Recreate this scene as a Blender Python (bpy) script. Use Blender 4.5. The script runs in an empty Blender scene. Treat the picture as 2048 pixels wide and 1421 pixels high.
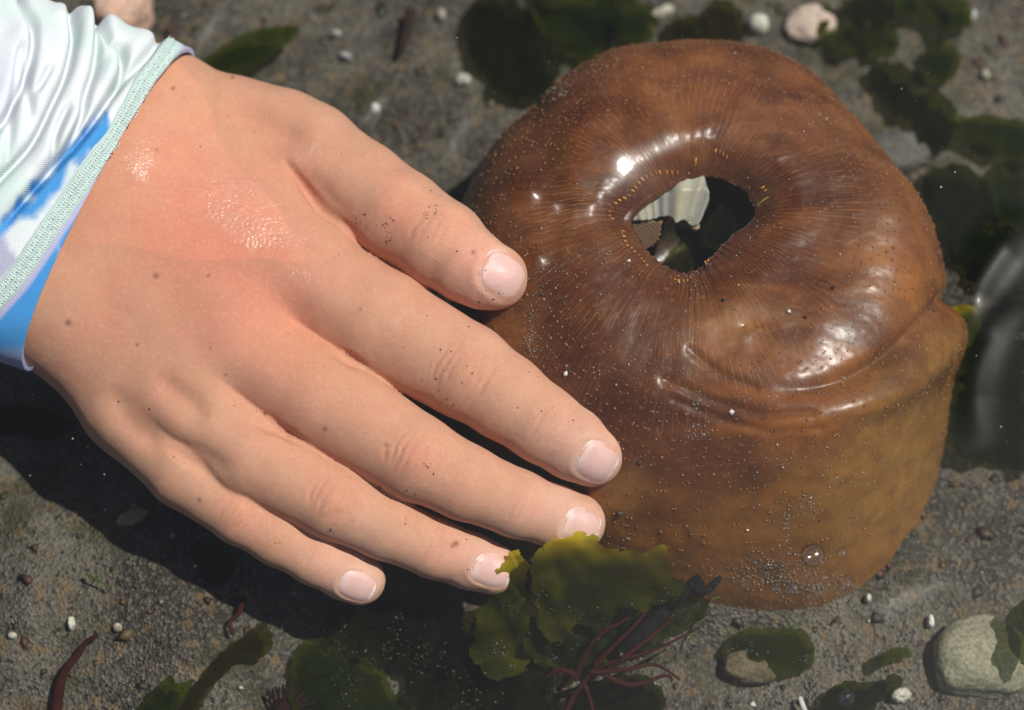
import bpy, bmesh, math, random
import numpy as np
from mathutils import Vector
from mathutils.bvhtree import BVHTree
from mathutils.geometry import delaunay_2d_cdt

rng = np.random.default_rng(7)
random.seed(7)
sc = bpy.context.scene
COL = sc.collection
S = 0.01                      # everything is authored in centimetres, built in metres
WATER = 5.15                  # water level above the sandy bottom, cm

# ------------------------------------------------------------------ camera, sky, sun, exposure
TILT = math.radians(25.0)
DIST = 56.0
TARGET = np.array([0.0, 0.0, 3.0])
LENS = 100.0
AX_X = np.array([1.0, 0, 0])
AX_U = np.array([0, math.cos(TILT), math.sin(TILT)])
AX_B = np.array([0, -math.sin(TILT), math.cos(TILT)])
CAMP = TARGET + DIST * AX_B
FPX = 2048 * LENS / 36.0

cam_d = bpy.data.cameras.new('camera')
cam_d.lens = LENS
cam_d.sensor_width = 36.0
cam_d.clip_start = 0.02
cam_d.clip_end = 100.0
cam_d.dof.use_dof = True
cam_d.dof.focus_distance = (DIST - 1.7) * S
cam_d.dof.aperture_fstop = 9.5
cam = bpy.data.objects.new('camera', cam_d)
COL.objects.link(cam)
cam.location = Vector(CAMP * S)
cam.rotation_euler = (TILT, 0, 0)
sc.camera = cam

SUN_EL = math.radians(64)
SUN_AZ = math.radians(3)      # measured from +x towards +y
sun_vec = Vector((math.cos(SUN_EL) * math.cos(SUN_AZ), math.cos(SUN_EL) * math.sin(SUN_AZ), math.sin(SUN_EL)))
world = bpy.data.worlds.new('World')
sc.world = world
world.use_nodes = True
wn = world.node_tree
wn.nodes.clear()
w_out = wn.nodes.new('ShaderNodeOutputWorld')
w_bg = wn.nodes.new('ShaderNodeBackground')
w_sky = wn.nodes.new('ShaderNodeTexSky')
w_sky.sky_type = 'NISHITA'
w_sky.sun_disc = False
w_sky.sun_elevation = SUN_EL
w_sky.sun_rotation = math.radians(90) - SUN_AZ
w_sky.air_density = 1.0
w_sky.dust_density = 1.5
w_bg.inputs['Strength'].default_value = 0.055
wn.links.new(w_sky.outputs[0], w_bg.inputs['Color'])
wn.links.new(w_bg.outputs[0], w_out.inputs['Surface'])

sun_d = bpy.data.lights.new('sun', 'SUN')
sun_d.energy = 4.7
sun_d.angle = math.radians(0.6)
sun_d.color = (1.0, 0.95, 0.88)
sun = bpy.data.objects.new('sun', sun_d)
COL.objects.link(sun)
sun.rotation_euler = sun_vec.to_track_quat('Z', 'Y').to_euler()

sc.view_settings.view_transform = 'Standard'
sc.view_settings.look = 'None'
sc.view_settings.exposure = 0.0
sc.view_settings.gamma = 1.0
sc.render.engine = 'CYCLES'
sc.cycles.use_denoising = True
sc.cycles.max_bounces = 8
sc.cycles.transparent_max_bounces = 12
sc.cycles.caustics_reflective = False
sc.cycles.caustics_refractive = False

# ------------------------------------------------------------------ helpers: projection and noise
def proj(p):
    """world cm (n,3) -> photo pixel (n,2) as the camera above sees it"""
    d = np.asarray(p, float) - CAMP
    dep = -(d @ AX_B)
    return np.stack([1024 + FPX * (d @ AX_X) / dep, 710.5 - FPX * (d @ AX_U) / dep], -1)

def P(px, py, z):
    """point at height z (cm) seen at a photo pixel"""
    px = np.asarray(px, float); py = np.asarray(py, float); z = np.asarray(z, float)
    d = (((px - 1024) / FPX)[..., None] * AX_X - ((py - 710.5) / FPX)[..., None] * AX_U - AX_B)
    t = (z - CAMP[2]) / d[..., 2]
    return CAMP + t[..., None] * d

def pxcm(p):
    """photo pixels per cm at world point p"""
    return FPX / -((np.asarray(p) - CAMP) @ AX_B)

def _hash(ix, iy, iz, seed):
    h = (ix.astype(np.int64) * 374761393 + iy.astype(np.int64) * 668265263 + iz.astype(np.int64) * 2147483647 + seed * 974634777) & 0xFFFFFFFF
    h = ((h ^ (h >> 13)) * 1274126177) & 0xFFFFFFFF
    h = h ^ (h >> 16)
    return (h & 0xFFFF) / 65535.0

def vnoise(p, seed=0):
    p = np.asarray(p, float)
    i = np.floor(p).astype(np.int64); f = p - i
    f = f * f * (3 - 2 * f)
    out = 0
    for dx in (0, 1):
        for dy in (0, 1):
            for dz in (0, 1):
                w = (f[:, 0] if dx else 1 - f[:, 0]) * (f[:, 1] if dy else 1 - f[:, 1]) * (f[:, 2] if dz else 1 - f[:, 2])
                out = out + w * _hash(i[:, 0] + dx, i[:, 1] + dy, i[:, 2] + dz, seed)
    return out * 2 - 1

def fbm(p, seed=0, oct=4):
    a, s, o = 1.0, 0.0, 0
    p = np.asarray(p, float)
    for k in range(oct):
        o = o + a * vnoise(p * 2 ** k + 13.7 * k, seed + k); s += a; a *= 0.5
    return o / s

def sstep(a, b, x):
    t = np.clip((x - a) / (b - a), 0, 1)
    return t * t * (3 - 2 * t)

def poly_dist(q, pts, near=200.0):
    """distance of pixels q (n,2) to a polyline (1e9 beyond near), parameter 0..1 along it, signed side"""
    pts = np.asarray(pts, float)
    l_, h_ = pts.min(0) - near, pts.max(0) + near
    m_ = (q[:, 0] > l_[0]) & (q[:, 0] < h_[0]) & (q[:, 1] > l_[1]) & (q[:, 1] < h_[1])
    if m_.mean() < 0.9:
        o1, o2, o3 = np.full(len(q), 1e9), np.zeros(len(q)), np.zeros(len(q))
        if m_.any():
            o1[m_], o2[m_], o3[m_] = poly_dist(q[m_], pts, 1e6)
        return o1, o2, o3
    best = np.full(len(q), 1e9); par = np.zeros(len(q)); side = np.zeros(len(q))
    seg = np.linalg.norm(np.diff(pts, axis=0), axis=1); cum = np.concatenate([[0], np.cumsum(seg)])
    for i in range(len(pts) - 1):
        a, b = pts[i], pts[i + 1]; ab = b - a
        t = np.clip(((q - a) @ ab) / (ab @ ab), 0, 1)
        dv = q - (a + t[:, None] * ab)
        d = np.hypot(dv[:, 0], dv[:, 1])
        m = d < best
        best[m] = d[m]; par[m] = (cum[i] + t[m] * seg[i]) / cum[-1]
        cr = ab[0] * (q[:, 1] - a[1]) - ab[1] * (q[:, 0] - a[0])
        side[m] = np.sign(cr[m])
    return best, par, side

def smooth_line(pts, n=60, closed=False):
    pts = np.asarray(pts, float); m = len(pts)
    out = []
    segs = m if closed else m - 1
    per = max(2, n // segs)
    for i in range(segs):
        if closed:
            p0, p1, p2, p3 = pts[(i - 1) % m], pts[i], pts[(i + 1) % m], pts[(i + 2) % m]
        else:
            p0, p1, p2, p3 = pts[max(i - 1, 0)], pts[i], pts[i + 1], pts[min(i + 2, m - 1)]
        for k in range(per):
            t = k / per
            out.append(0.5 * ((2 * p1) + (-p0 + p2) * t + (2 * p0 - 5 * p1 + 4 * p2 - p3) * t ** 2 + (-p0 + 3 * p1 - 3 * p2 + p3) * t ** 3))
    if not closed:
        out.append(pts[-1])
    return np.array(out)

def in_poly(q, poly):
    poly = np.asarray(poly, float)
    x, y = q[:, 0], q[:, 1]
    ins = np.zeros(len(q), bool)
    j = len(poly) - 1
    for i in range(len(poly)):
        xi, yi = poly[i]; xj, yj = poly[j]
        c = ((yi > y) != (yj > y)) & (x < (xj - xi) * (y - yi) / (yj - yi + 1e-12) + xi)
        ins ^= c
        j = i
    return ins

def lin(r, g, b):
    f = lambda c: (c / 255 / 12.92) if c / 255 <= 0.04045 else ((c / 255 + 0.055) / 1.055) ** 2.4
    return np.array([f(r), f(g), f(b)])

# ------------------------------------------------------------------ helpers: objects
def tag(o, label=None, cat=None, group=None, kind=None):
    if label: o['label'] = label
    if cat: o['category'] = cat
    if group: o['group'] = group
    if kind: o['kind'] = kind
    return o

def mesh_obj(name, verts, faces, mat, parent=None, colors=None, smooth=True, attrs=None, uv=None):
    me = bpy.data.meshes.new(name)
    verts = np.asarray(verts, float) * S
    if not isinstance(faces, np.ndarray) and len(set(map(len, faces))) == 1: faces = np.array(faces)
    if isinstance(faces, np.ndarray):
        nf, k = faces.shape
        me.vertices.add(len(verts)); me.vertices.foreach_set('co', verts.astype(np.float32).ravel())
        me.loops.add(nf * k); me.loops.foreach_set('vertex_index', faces.astype(np.int32).ravel())
        me.polygons.add(nf); me.polygons.foreach_set('loop_start', np.arange(0, nf * k, k, dtype=np.int32))
        me.update(calc_edges=True)
    else:
        me.from_pydata(verts.tolist(), [], faces)
    if colors is not None:
        a = me.color_attributes.new('tint', 'FLOAT_COLOR', 'POINT')
        c = np.ones((len(verts), 4)); c[:, :3] = colors
        a.data.foreach_set('color', c.ravel())
    for k, v in (attrs or {}).items():
        a = me.attributes.new(k, 'FLOAT', 'POINT')
        a.data.foreach_set('value', np.asarray(v, float).ravel())
    if smooth:
        me.shade_smooth()
    me.update()
    me.materials.append(mat)
    o = bpy.data.objects.new(name, me)
    COL.objects.link(o)
    if parent: o.parent = parent
    return o

def mesh_normals(o):
    n = np.empty(len(o.data.vertices) * 3)
    o.data.vertex_normals.foreach_get('vector', n)
    return n.reshape(-1, 3)

def vnormals(v, f):
    f = np.asarray(f)
    if f.shape[1] == 4:
        n = np.cross(v[f[:, 2]] - v[f[:, 0]], v[f[:, 3]] - v[f[:, 1]])
    else:
        n = np.cross(v[f[:, 1]] - v[f[:, 0]], v[f[:, 2]] - v[f[:, 0]])
    out = np.zeros_like(v)
    for k in range(f.shape[1]):
        for c in range(3):
            out[:, c] += np.bincount(f[:, k], n[:, c], len(v))
    return out / (np.linalg.norm(out, axis=1)[:, None] + 1e-12)

def relax(v, f, it, lam=0.5, taubin=True):
    f = np.asarray(f)
    e = np.concatenate([f[:, [k, (k + 1) % f.shape[1]]] for k in range(f.shape[1])])
    e = np.concatenate([e, e[:, ::-1]])
    cnt = np.bincount(e[:, 0], minlength=len(v))[:, None]
    for k in range(it):
        for l in ((lam, -lam * 1.04) if taubin else (lam,)):
            a = np.stack([np.bincount(e[:, 0], v[e[:, 1], c], len(v)) for c in range(3)], -1) / cnt
            v = v + l * (a - v)
    return v

def surface_nets(f, org, h):
    s = f < 0
    c = sum(s[i:f.shape[0] - 1 + i, j:f.shape[1] - 1 + j, k:f.shape[2] - 1 + k].astype(np.int8) for i in (0, 1) for j in (0, 1) for k in (0, 1))
    act = (c > 0) & (c < 8)
    idx = np.full(act.shape, -1, np.int64)
    cells = np.argwhere(act)
    idx[act] = np.arange(len(cells))
    acc = np.zeros((len(cells), 3)); cnt = np.zeros(len(cells))
    cor = [(i, j, k) for i in (0, 1) for j in (0, 1) for k in (0, 1)]
    for a in cor:
        for b in cor:
            if sum(b) - sum(a) == 1 and all(y >= x for x, y in zip(a, b)):
                fa = f[tuple((cells + a).T)]; fb = f[tuple((cells + b).T)]
                m = (fa < 0) != (fb < 0)
                t = np.where(m, fa / np.where(m, fa - fb, 1), 0)
                acc += m[:, None] * (np.array(a) + t[:, None] * (np.array(b) - np.array(a))); cnt += m
    v = org + h * (cells + acc / cnt[:, None])
    faces = []
    for ax in range(3):
        o1, o2 = [(1, 2), (2, 0), (0, 1)][ax]
        sl0 = [slice(None)] * 3; sl1 = [slice(None)] * 3
        sl0[ax] = slice(0, -1); sl1[ax] = slice(1, None)
        d = s[tuple(sl0)].astype(np.int8) - s[tuple(sl1)].astype(np.int8)
        e = np.argwhere(d != 0)
        e = e[(e[:, o1] > 0) & (e[:, o2] > 0) & (e[:, o1] < f.shape[o1] - 1) & (e[:, o2] < f.shape[o2] - 1)]
        sg = d[tuple(e.T)]
        q = []
        for u, w in ((1, 1), (0, 1), (0, 0), (1, 0)):
            c2 = e.copy(); c2[:, o1] -= u; c2[:, o2] -= w
            q.append(idx[tuple(c2.T)])
        q = np.stack(q, -1)
        q[sg < 0] = q[sg < 0][:, ::-1]
        faces.append(q)
    return v, np.concatenate(faces)

def round_cone(p, a, b, ra, rb):
    ba = b - a; l2 = ba @ ba
    t = np.clip(((p - a) @ ba) / l2, 0, 1)
    d = p - (a + t[..., None] * ba)
    return np.sqrt((d * d).sum(-1)) - (ra + t * (rb - ra))

def smin(a, b, k):
    h = np.clip(0.5 + 0.5 * (b - a) / k, 0, 1)
    return b + (a - b) * h - k * h * (1 - h)

# ------------------------------------------------------------------ helpers: materials
class NT:
    def __init__(self, name):
        self.m = bpy.data.materials.new(name)
        self.m.use_nodes = True
        self.t = self.m.node_tree
        self.t.nodes.clear()
        self.out = self.t.nodes.new('ShaderNodeOutputMaterial')
    def n(self, typ, ins=None, **props):
        nd = self.t.nodes.new('ShaderNode' + typ)
        for k, v in props.items(): setattr(nd, k, v)
        for k, v in (ins or {}).items():
            if isinstance(v, bpy.types.NodeSocket): self.t.links.new(v, nd.inputs[k])
            else: nd.inputs[k].default_value = v
        return nd
    def link(self, a, b): self.t.links.new(a, b)
    def attr(self, name): return self.n('Attribute', attribute_name=name)
    def pos(self): return self.n('NewGeometry').outputs['Position']
    def math(self, op, a, b=0.0, c=None):
        ins = {0: a, 1: b}
        if c is not None: ins[2] = c
        return self.n('Math', ins, operation=op).outputs[0]
    def noise(self, vec, scale, detail=3.0, rough=0.55):
        return self.n('TexNoise', {'Vector': vec, 'Scale': scale, 'Detail': detail, 'Roughness': rough}).outputs[0]
    def ramp(self, v, lo, hi, a=0.0, b=1.0):
        return self.n('MapRange', {0: v, 1: lo, 2: hi, 3: a, 4: b}, interpolation_type='SMOOTHSTEP').outputs[0]
    def mix(self, f, a, b, mode='MIX'):
        nd = self.t.nodes.new('ShaderNodeMix'); nd.data_type = 'RGBA'; nd.blend_type = mode
        for k, v in ((0, f), (6, a), (7, b)):
            if isinstance(v, bpy.types.NodeSocket): self.t.links.new(v, nd.inputs[k])
            else: nd.inputs[k].default_value = v if k == 0 else (*v[:3], 1)
        return nd.outputs[2]
    def bump(self, h, dist, strength=1.0, normal=None):
        ins = {'Height': h, 'Distance': dist, 'Strength': strength}
        if normal is not None: ins['Normal'] = normal
        return self.n('Bump', ins).outputs[0]
    def done(self, sh):
        self.link(sh, self.out.inputs['Surface']); return self.m

def mat_skin():
    t = NT('skin')
    pos = t.pos()
    col = t.attr('tint').outputs['Color']
    n1 = t.noise(pos, 260, 4)
    n2 = t.noise(pos, 1500, 3)
    col = t.mix(t.ramp(n1, 0.35, 0.7, 0, 0.22), col, (0.50, 0.19, 0.13))
    col = t.mix(t.ramp(n2, 0.45, 0.75, 0, 0.16), col, (0.80, 0.56, 0.44))
    wet = t.attr('wet').outputs['Fac']
    vor = t.n('TexVoronoi', {'Vector': pos, 'Scale': 1500.0, 'Randomness': 1.0}, feature='F1')
    ve = t.n('TexVoronoi', {'Vector': t.n('VectorMath', {0: pos, 1: t.n('TexNoise', {'Vector': pos, 'Scale': 500.0}).outputs['Color'], 2: (0.0004, 0.0004, 0.0004)}, operation='MULTIPLY_ADD').outputs[0], 'Scale': 1250.0}, feature='DISTANCE_TO_EDGE')
    cells = t.ramp(ve.outputs['Distance'], 0.0, 0.16)
    h = t.math('ADD', t.math('MULTIPLY', t.noise(pos, 2400, 3), 0.7), t.math('ADD', t.math('MULTIPLY', cells, 0.22), t.math('MULTIPLY', t.noise(pos, 420, 3), 1.6)))
    col = t.mix(t.math('MULTIPLY', t.ramp(cells, 0.8, 0.0), 0.16), col, (0.42, 0.17, 0.10))
    b1 = t.bump(h, 0.00016, 0.5)
    drops = t.math('ADD', t.noise(pos, 1500, 3), t.math('MULTIPLY', vor.outputs['Distance'], 0.8))
    b2 = t.bump(drops, 0.00022, 0.75)
    p = t.n('BsdfPrincipled', {'Base Color': col, 'Normal': b1, 'Roughness': 0.6, 'Specular IOR Level': 0.10, 'Subsurface Weight': 0.18, 'Subsurface Radius': (1.0, 0.38, 0.2), 'Subsurface Scale': 0.0013, 'IOR': 1.4,
                               'Coat Weight': wet, 'Coat Roughness': 0.33, 'Coat IOR': 1.5, 'Coat Normal': b2})
    return t.done(p.outputs[0])

def mat_nail():
    t = NT('nail')
    col = t.attr('tint').outputs['Color']
    n = t.noise(t.pos(), 900, 2)
    col = t.mix(t.ramp(n, 0.4, 0.7, 0, 0.12), col, (0.8, 0.62, 0.6))
    p = t.n('BsdfPrincipled', {'Base Color': col, 'Roughness': 0.4, 'Specular IOR Level': 0.22, 'Subsurface Weight': 0.25, 'Subsurface Radius': (1, .5, .4), 'Subsurface Scale': 0.001})
    return t.done(p.outputs[0])

def mat_snail():
    t = NT('snail_skin')
    pos = t.pos()
    col = t.attr('tint').outputs['Color']
    ang = t.attr('turn').outputs['Fac']          # 0..1 round the opening
    rad = t.attr('reach').outputs['Fac']         # 0 rim .. 1 base
    wob = t.noise(pos, 55, 2)
    a2 = t.math('ADD', t.math('MULTIPLY', ang, 2 * math.pi * 260), t.math('MULTIPLY', wob, 40.0))
    st = t.math('SINE', a2)
    a3 = t.math('ADD', t.math('MULTIPLY', ang, 2 * math.pi * 127), t.math('MULTIPLY', wob, -30.0))
    st2 = t.math('SINE', a3)
    stripes = t.math('MULTIPLY', t.math('ADD', t.math('MULTIPLY', st, 0.6), t.math('MULTIPLY', st2, 0.4)), t.ramp(t.noise(pos, 120, 2), 0.35, 0.65, 0.25, 1.0))
    fade = t.ramp(rad, 0.30, 0.62, 1.0, 0.05)
    k = t.math('MULTIPLY', t.ramp(stripes, -0.1, 0.8, 0.0, 1.0), fade)
    col1 = t.mix(t.math('MULTIPLY', t.math('MULTIPLY', k, t.ramp(t.noise(pos, 75, 3), 0.30, 0.6)), 0.38), col, (0.36, 0.17, 0.06))
    n1 = t.noise(pos, 190, 5, 0.6)
    col2 = t.mix(t.ramp(n1, 0.42, 0.72, 0.0, 0.45), col1, (0.10, 0.028, 0.009))
    n3 = t.noise(pos, 1100, 3)
    col3 = t.mix(t.ramp(n3, 0.55, 0.8, 0.0, 0.4), col2, (0.36, 0.18, 0.08))
    h = t.math('ADD', t.math('MULTIPLY', stripes, t.math('MULTIPLY', fade, 0.15)), t.noise(pos, 700, 3))
    b = t.bump(h, 0.00016, 0.35)
    cn_ = t.bump(t.noise(pos, 1600, 2), 0.00005, 0.4)
    p = t.n('BsdfPrincipled', {'Base Color': col3, 'Normal': b, 'Roughness': 0.5, 'Specular IOR Level': 0.12, 'Subsurface Weight': 0.6, 'Subsurface Radius': (1.0, 0.42, 0.10), 'Subsurface Scale': 0.007, 'Coat Weight': 0.5, 'Coat Roughness': 0.30, 'Coat IOR': 1.45, 'Coat Normal': cn_})
    return t.done(p.outputs[0])

def mat_tint(name, rough=0.6, spec=0.2, nscale=800, namt=0.3, bump=0.0002, dark=0.5, sss=0.0):
    t = NT(name)
    pos = t.pos()
    col = t.attr('tint').outputs['Color']
    n = t.noise(pos, nscale, 4)
    col = t.mix(t.ramp(n, 0.35, 0.7, 0, namt), col, t.mix(1.0, col, (dark, dark, dark), 'MULTIPLY'))
    p = t.n('BsdfPrincipled', {'Base Color': col, 'Roughness': rough, 'Specular IOR Level': spec, 'Normal': t.bump(n, bump, 0.7)})
    if sss:
        p.inputs['Subsurface Weight'].default_value = sss
        p.inputs['Subsurface Radius'].default_value = (1, .7, .5)
        p.inputs['Subsurface Scale'].default_value = 0.002
    return t.done(p.outputs[0])

def mat_weed(name, thin, thick):
    """translucent sheet: edge mask paints a backlit rim in the thin tone"""
    t = NT(name)
    pos = t.pos()
    n = t.noise(pos, 70, 3, 0.5)
    n2 = t.noise(pos, 900, 3)
    edge = t.attr('edge').outputs['Fac']
    f = t.math('ADD', t.ramp(n, 0.38, 0.70, 0.0, 0.16), t.math('MULTIPLY', edge, 0.95))
    col = t.mix(f, thick, thin)
    col = t.mix(t.ramp(n2, 0.62, 0.75, 0, 0.25), col, [c * 0.4 for c in thick])
    nb = t.bump(t.math('ADD', n, t.math('MULTIPLY', n2, 0.05)), 0.0005, 0.5)
    d = t.n('BsdfDiffuse', {'Color': col, 'Normal': nb})
    tr = t.n('BsdfTranslucent', {'Color': col, 'Normal': nb})
    clear = t.n('BsdfTransparent', {'Color': (0.55, 0.62, 0.16, 1)})
    m1 = t.n('MixShader', {0: 0.62}); t.link(d.outputs[0], m1.inputs[1]); t.link(tr.outputs[0], m1.inputs[2])
    m2 = t.n('MixShader', {0: 0.26}); t.link(m1.outputs[0], m2.inputs[1]); t.link(clear.outputs[0], m2.inputs[2])
    return t.done(m2.outputs[0])

def mat_sand():
    t = NT('wet_sand')
    pos = t.pos()
    v = t.n('TexVoronoi', {'Vector': pos, 'Scale': 1500.0, 'Randomness': 1.0}, feature='F1')
    v2 = t.n('TexVoronoi', {'Vector': pos, 'Scale': 520.0, 'Randomness': 1.0}, feature='F1')
    grey = t.n('SeparateColor', {0: v.outputs['Color']}).outputs[0]
    big = t.noise(pos, 22, 5, 0.6)
    col = t.mix(t.ramp(big, 0.38, 0.64), (0.040, 0.035, 0.027), (0.135, 0.119, 0.092))
    col = t.mix(t.ramp(grey, 0.55, 0.95, 0, 0.45), col, (0.20, 0.175, 0.135))
    col = t.mix(t.ramp(grey, 0.28, 0.02, 0, 0.8), col, (0.022, 0.021, 0.02))
    g2 = t.n('SeparateColor', {0: v2.outputs['Color']}).outputs[1]
    col = t.mix(t.ramp(g2, 0.86, 0.97, 0, 0.6), col, (0.17, 0.11, 0.055))
    moss = t.noise(pos, 48, 4, 0.65)
    col = t.mix(t.ramp(moss, 0.52, 0.68, 0, 0.7), col, (0.035, 0.035, 0.013))
    rust = t.noise(pos, 90, 4, 0.65)
    col = t.mix(t.ramp(rust, 0.58, 0.72, 0, 0.6), col, (0.09, 0.055, 0.025))
    h = t.math('ADD', v.outputs['Distance'], t.math('MULTIPLY', t.noise(pos, 300, 4), 1.4))
    p = t.n('BsdfPrincipled', {'Base Color': col, 'Roughness': 0.75, 'Specular IOR Level': 0.12, 'Normal': t.bump(h, 0.0007, 0.9)})
    return t.done(p.outputs[0])

def mat_water():
    t = NT('water')
    pos = t.pos()
    n = t.bump(t.math('ADD', t.noise(pos, 26, 3), t.math('MULTIPLY', t.noise(pos, 700, 2), 0.05)), 0.0012, 0.22)
    fc = t.n('LayerWeight', {'Blend': 0.5, 'Normal': n}).outputs['Facing']
    f = t.math('ADD', 0.026, t.math('MULTIPLY', t.math('POWER', fc, 5.0), 0.9))
    tr = t.n('BsdfTransparent', {'Color': (0.97, 0.99, 0.985, 1)})
    g1 = t.n('BsdfGlossy', {'Color': (1, 1, 1, 1), 'Roughness': 0.13, 'Normal': n})
    g2 = t.n('BsdfGlossy', {'Color': (1, 1, 1, 1), 'Roughness': 0.38, 'Normal': n})
    gl = t.n('MixShader', {0: 0.5}); t.link(g1.outputs[0], gl.inputs[1]); t.link(g2.outputs[0], gl.inputs[2])
    m = t.n('MixShader', {0: f}); t.link(tr.outputs[0], m.inputs[1]); t.link(gl.outputs[0], m.inputs[2])
    return t.done(m.outputs[0])

def mat_bubble():
    t = NT('bubble_film')
    fc = t.n('LayerWeight', {'Blend': 0.5}).outputs['Facing']
    f = t.math('ADD', 0.05, t.math('MULTIPLY', t.math('POWER', fc, 2.5), 0.6))
    rimc = t.mix(t.ramp(fc, 0.35, 0.85), (0.97, 0.97, 0.97), (0.12, 0.12, 0.13))
    tr = t.n('BsdfTransparent', {'Color': rimc})
    gl = t.n('BsdfGlossy', {'Color': (1, 1, 1, 1), 'Roughness': 0.04})
    m = t.n('MixShader', {0: t.math('MINIMUM', f, 1.0)}); t.link(tr.outputs[0], m.inputs[1]); t.link(gl.outputs[0], m.inputs[2])
    return t.done(m.outputs[0])

def mat_cloth():
    t = NT('sleeve_cloth')
    pos = t.pos()
    col = t.attr('tint').outputs['Color']
    wv = t.math('MULTIPLY', t.n('TexWave', {'Vector': pos, 'Scale': 900.0, 'Distortion': 3.0, 'Detail': 2.0}, bands_direction='DIAGONAL').outputs[1], 0.8)
    wv2 = t.n('TexNoise', {'Vector': pos, 'Scale': 2200.0, 'Detail': 2.0}).outputs[0]
    h = t.math('ADD', wv, wv2)
    p = t.n('BsdfPrincipled', {'Base Color': col, 'Roughness': 0.85, 'Specular IOR Level': 0.06, 'Normal': t.bump(h, 0.00012, 0.5), 'Subsurface Weight': 0.2, 'Subsurface Radius': (1, 1, 1), 'Subsurface Scale': 0.0012})
    return t.done(p.outputs[0])

M_SKIN, M_NAIL, M_SNAIL, M_SAND, M_WATER, M_BUBBLE, M_CLOTH = mat_skin(), mat_nail(), mat_snail(), mat_sand(), mat_water(), mat_bubble(), mat_cloth()
M_GRAIN = mat_tint('grain', 0.5, 0.4, 2500, 0.3)
M_STONE = mat_tint('stone', 0.8, 0.05, 1300, 0.6, 0.0004, 0.25)
M_FLESH = mat_tint('mantle_flesh', 0.4, 0.3, 500, 0.25, 0.0002, 0.6, 0.3)
M_RED = mat_tint('red_weed', 0.7, 0.04, 400, 0.5, 0.0002, 0.4)
M_DARKWEED = mat_weed('dark_weed', (0.028, 0.036, 0.006), (0.007, 0.011, 0.003))
M_GREENWEED = mat_weed('green_weed', (0.11, 0.125, 0.008), (0.014, 0.026, 0.004))
M_OLIVEWEED = mat_weed('olive_weed', (0.62, 0.50, 0.010), (0.050, 0.062, 0.006))
M_BROWNWEED = mat_weed('brown_weed', (0.060, 0.045, 0.012), (0.022, 0.016, 0.006))

# ------------------------------------------------------------------ the bottom
def ground_h(x, y):
    x = np.asarray(x, float); y = np.asarray(y, float)
    p = np.stack([x.ravel() * 0.35, y.ravel() * 0.35, np.zeros(x.size)], -1)
    h = 0.45 * fbm(p, 3, 3)
    h = h + 0.10 * fbm(p * 6, 9, 3)
    h = h.reshape(x.shape) - 0.1
    h = h + 0.8 * np.exp(-((x + 7.5) / 4.0) ** 2 - ((y + 4.0) / 3.5) ** 2)
    rb = np.hypot((x - 3.95) / 5.2, (y - 1.2) / 5.4)
    h = h + 0.55 * np.exp(-((rb - 1.0) / 0.10) ** 2) * np.clip(-(y - 1.2) / 5.0 + 0.1, 0, 1)
    return h

def axis_lines(lo, hi, step, far):
    core = np.arange(lo, hi + step / 2, step)
    out = [core[-1]]; s = step
    while out[-1] < far: s *= 1.5; out.append(out[-1] + s)
    inn = [core[0]]; s = step
    while inn[-1] > -far: s *= 1.5; inn.append(inn[-1] - s)
    return np.concatenate([inn[:0:-1], core, out[1:]])

def grid_mesh(xs, ys, zf):
    X, Y = np.meshgrid(xs, ys, indexing='ij')
    v = np.stack([X, Y, zf(X, Y)], -1).reshape(-1, 3)
    nx, ny = len(xs), len(ys)
    i = (np.arange(nx - 1)[:, None] * ny + np.arange(ny - 1)[None]).ravel()
    return v, np.stack([i, i + ny, i + ny + 1, i + 1], -1)

gv, gf = grid_mesh(axis_lines(-13, 13, 0.1, 300), axis_lines(-10, 13, 0.1, 300), ground_h)
seabed = mesh_obj('seabed', gv, gf, M_SAND)
tag(seabed, 'dark grey wet sand bottom of the shallow pool', 'sand', kind='structure')

def blobs(cen, rad, col, nrm=None, squash=1.0, rough=0.35, seg='octa'):
    """many small irregular grains as one vertex/face list; cen (n,3), rad (n,), col (n,3)"""
    base = np.array([[1, 0, 0], [-1, 0, 0], [0, 1, 0], [0, -1, 0], [0, 0, 1], [0, 0, -1]], float)
    fc = np.array([[0, 2, 4], [2, 1, 4], [1, 3, 4], [3, 0, 4], [2, 0, 5], [1, 2, 5], [3, 1, 5], [0, 3, 5]])
    n = len(cen)
    r2 = np.random.default_rng(n)
    v = base[None] * (1 + rough * (r2.random((n, 6, 1)) * 2 - 1)) + 0.25 * rough * (r2.random((n, 6, 3)) - 0.5)
    v[:, :, 2] *= squash
    a = r2.random(n) * 2 * np.pi
    if nrm is None: nrm = np.tile([0, 0, 1.0], (n, 1))
    t1 = np.stack([np.cos(a), np.sin(a), 0 * a], -1)
    t1 = t1 - (t1 * nrm).sum(1)[:, None] * nrm; t1 /= np.linalg.norm(t1, axis=1)[:, None] + 1e-9
    t2 = np.cross(nrm, t1)
    w = v[:, :, :1] * t1[:, None] + v[:, :, 1:2] * t2[:, None] + v[:, :, 2:] * nrm[:, None]
    w = cen[:, None] + w * rad[:, None, None]
    f = (fc[None] + 6 * np.arange(n)[:, None, None]).reshape(-1, 3)
    return w.reshape(-1, 3), f, np.repeat(col, 6, 0)

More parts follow.
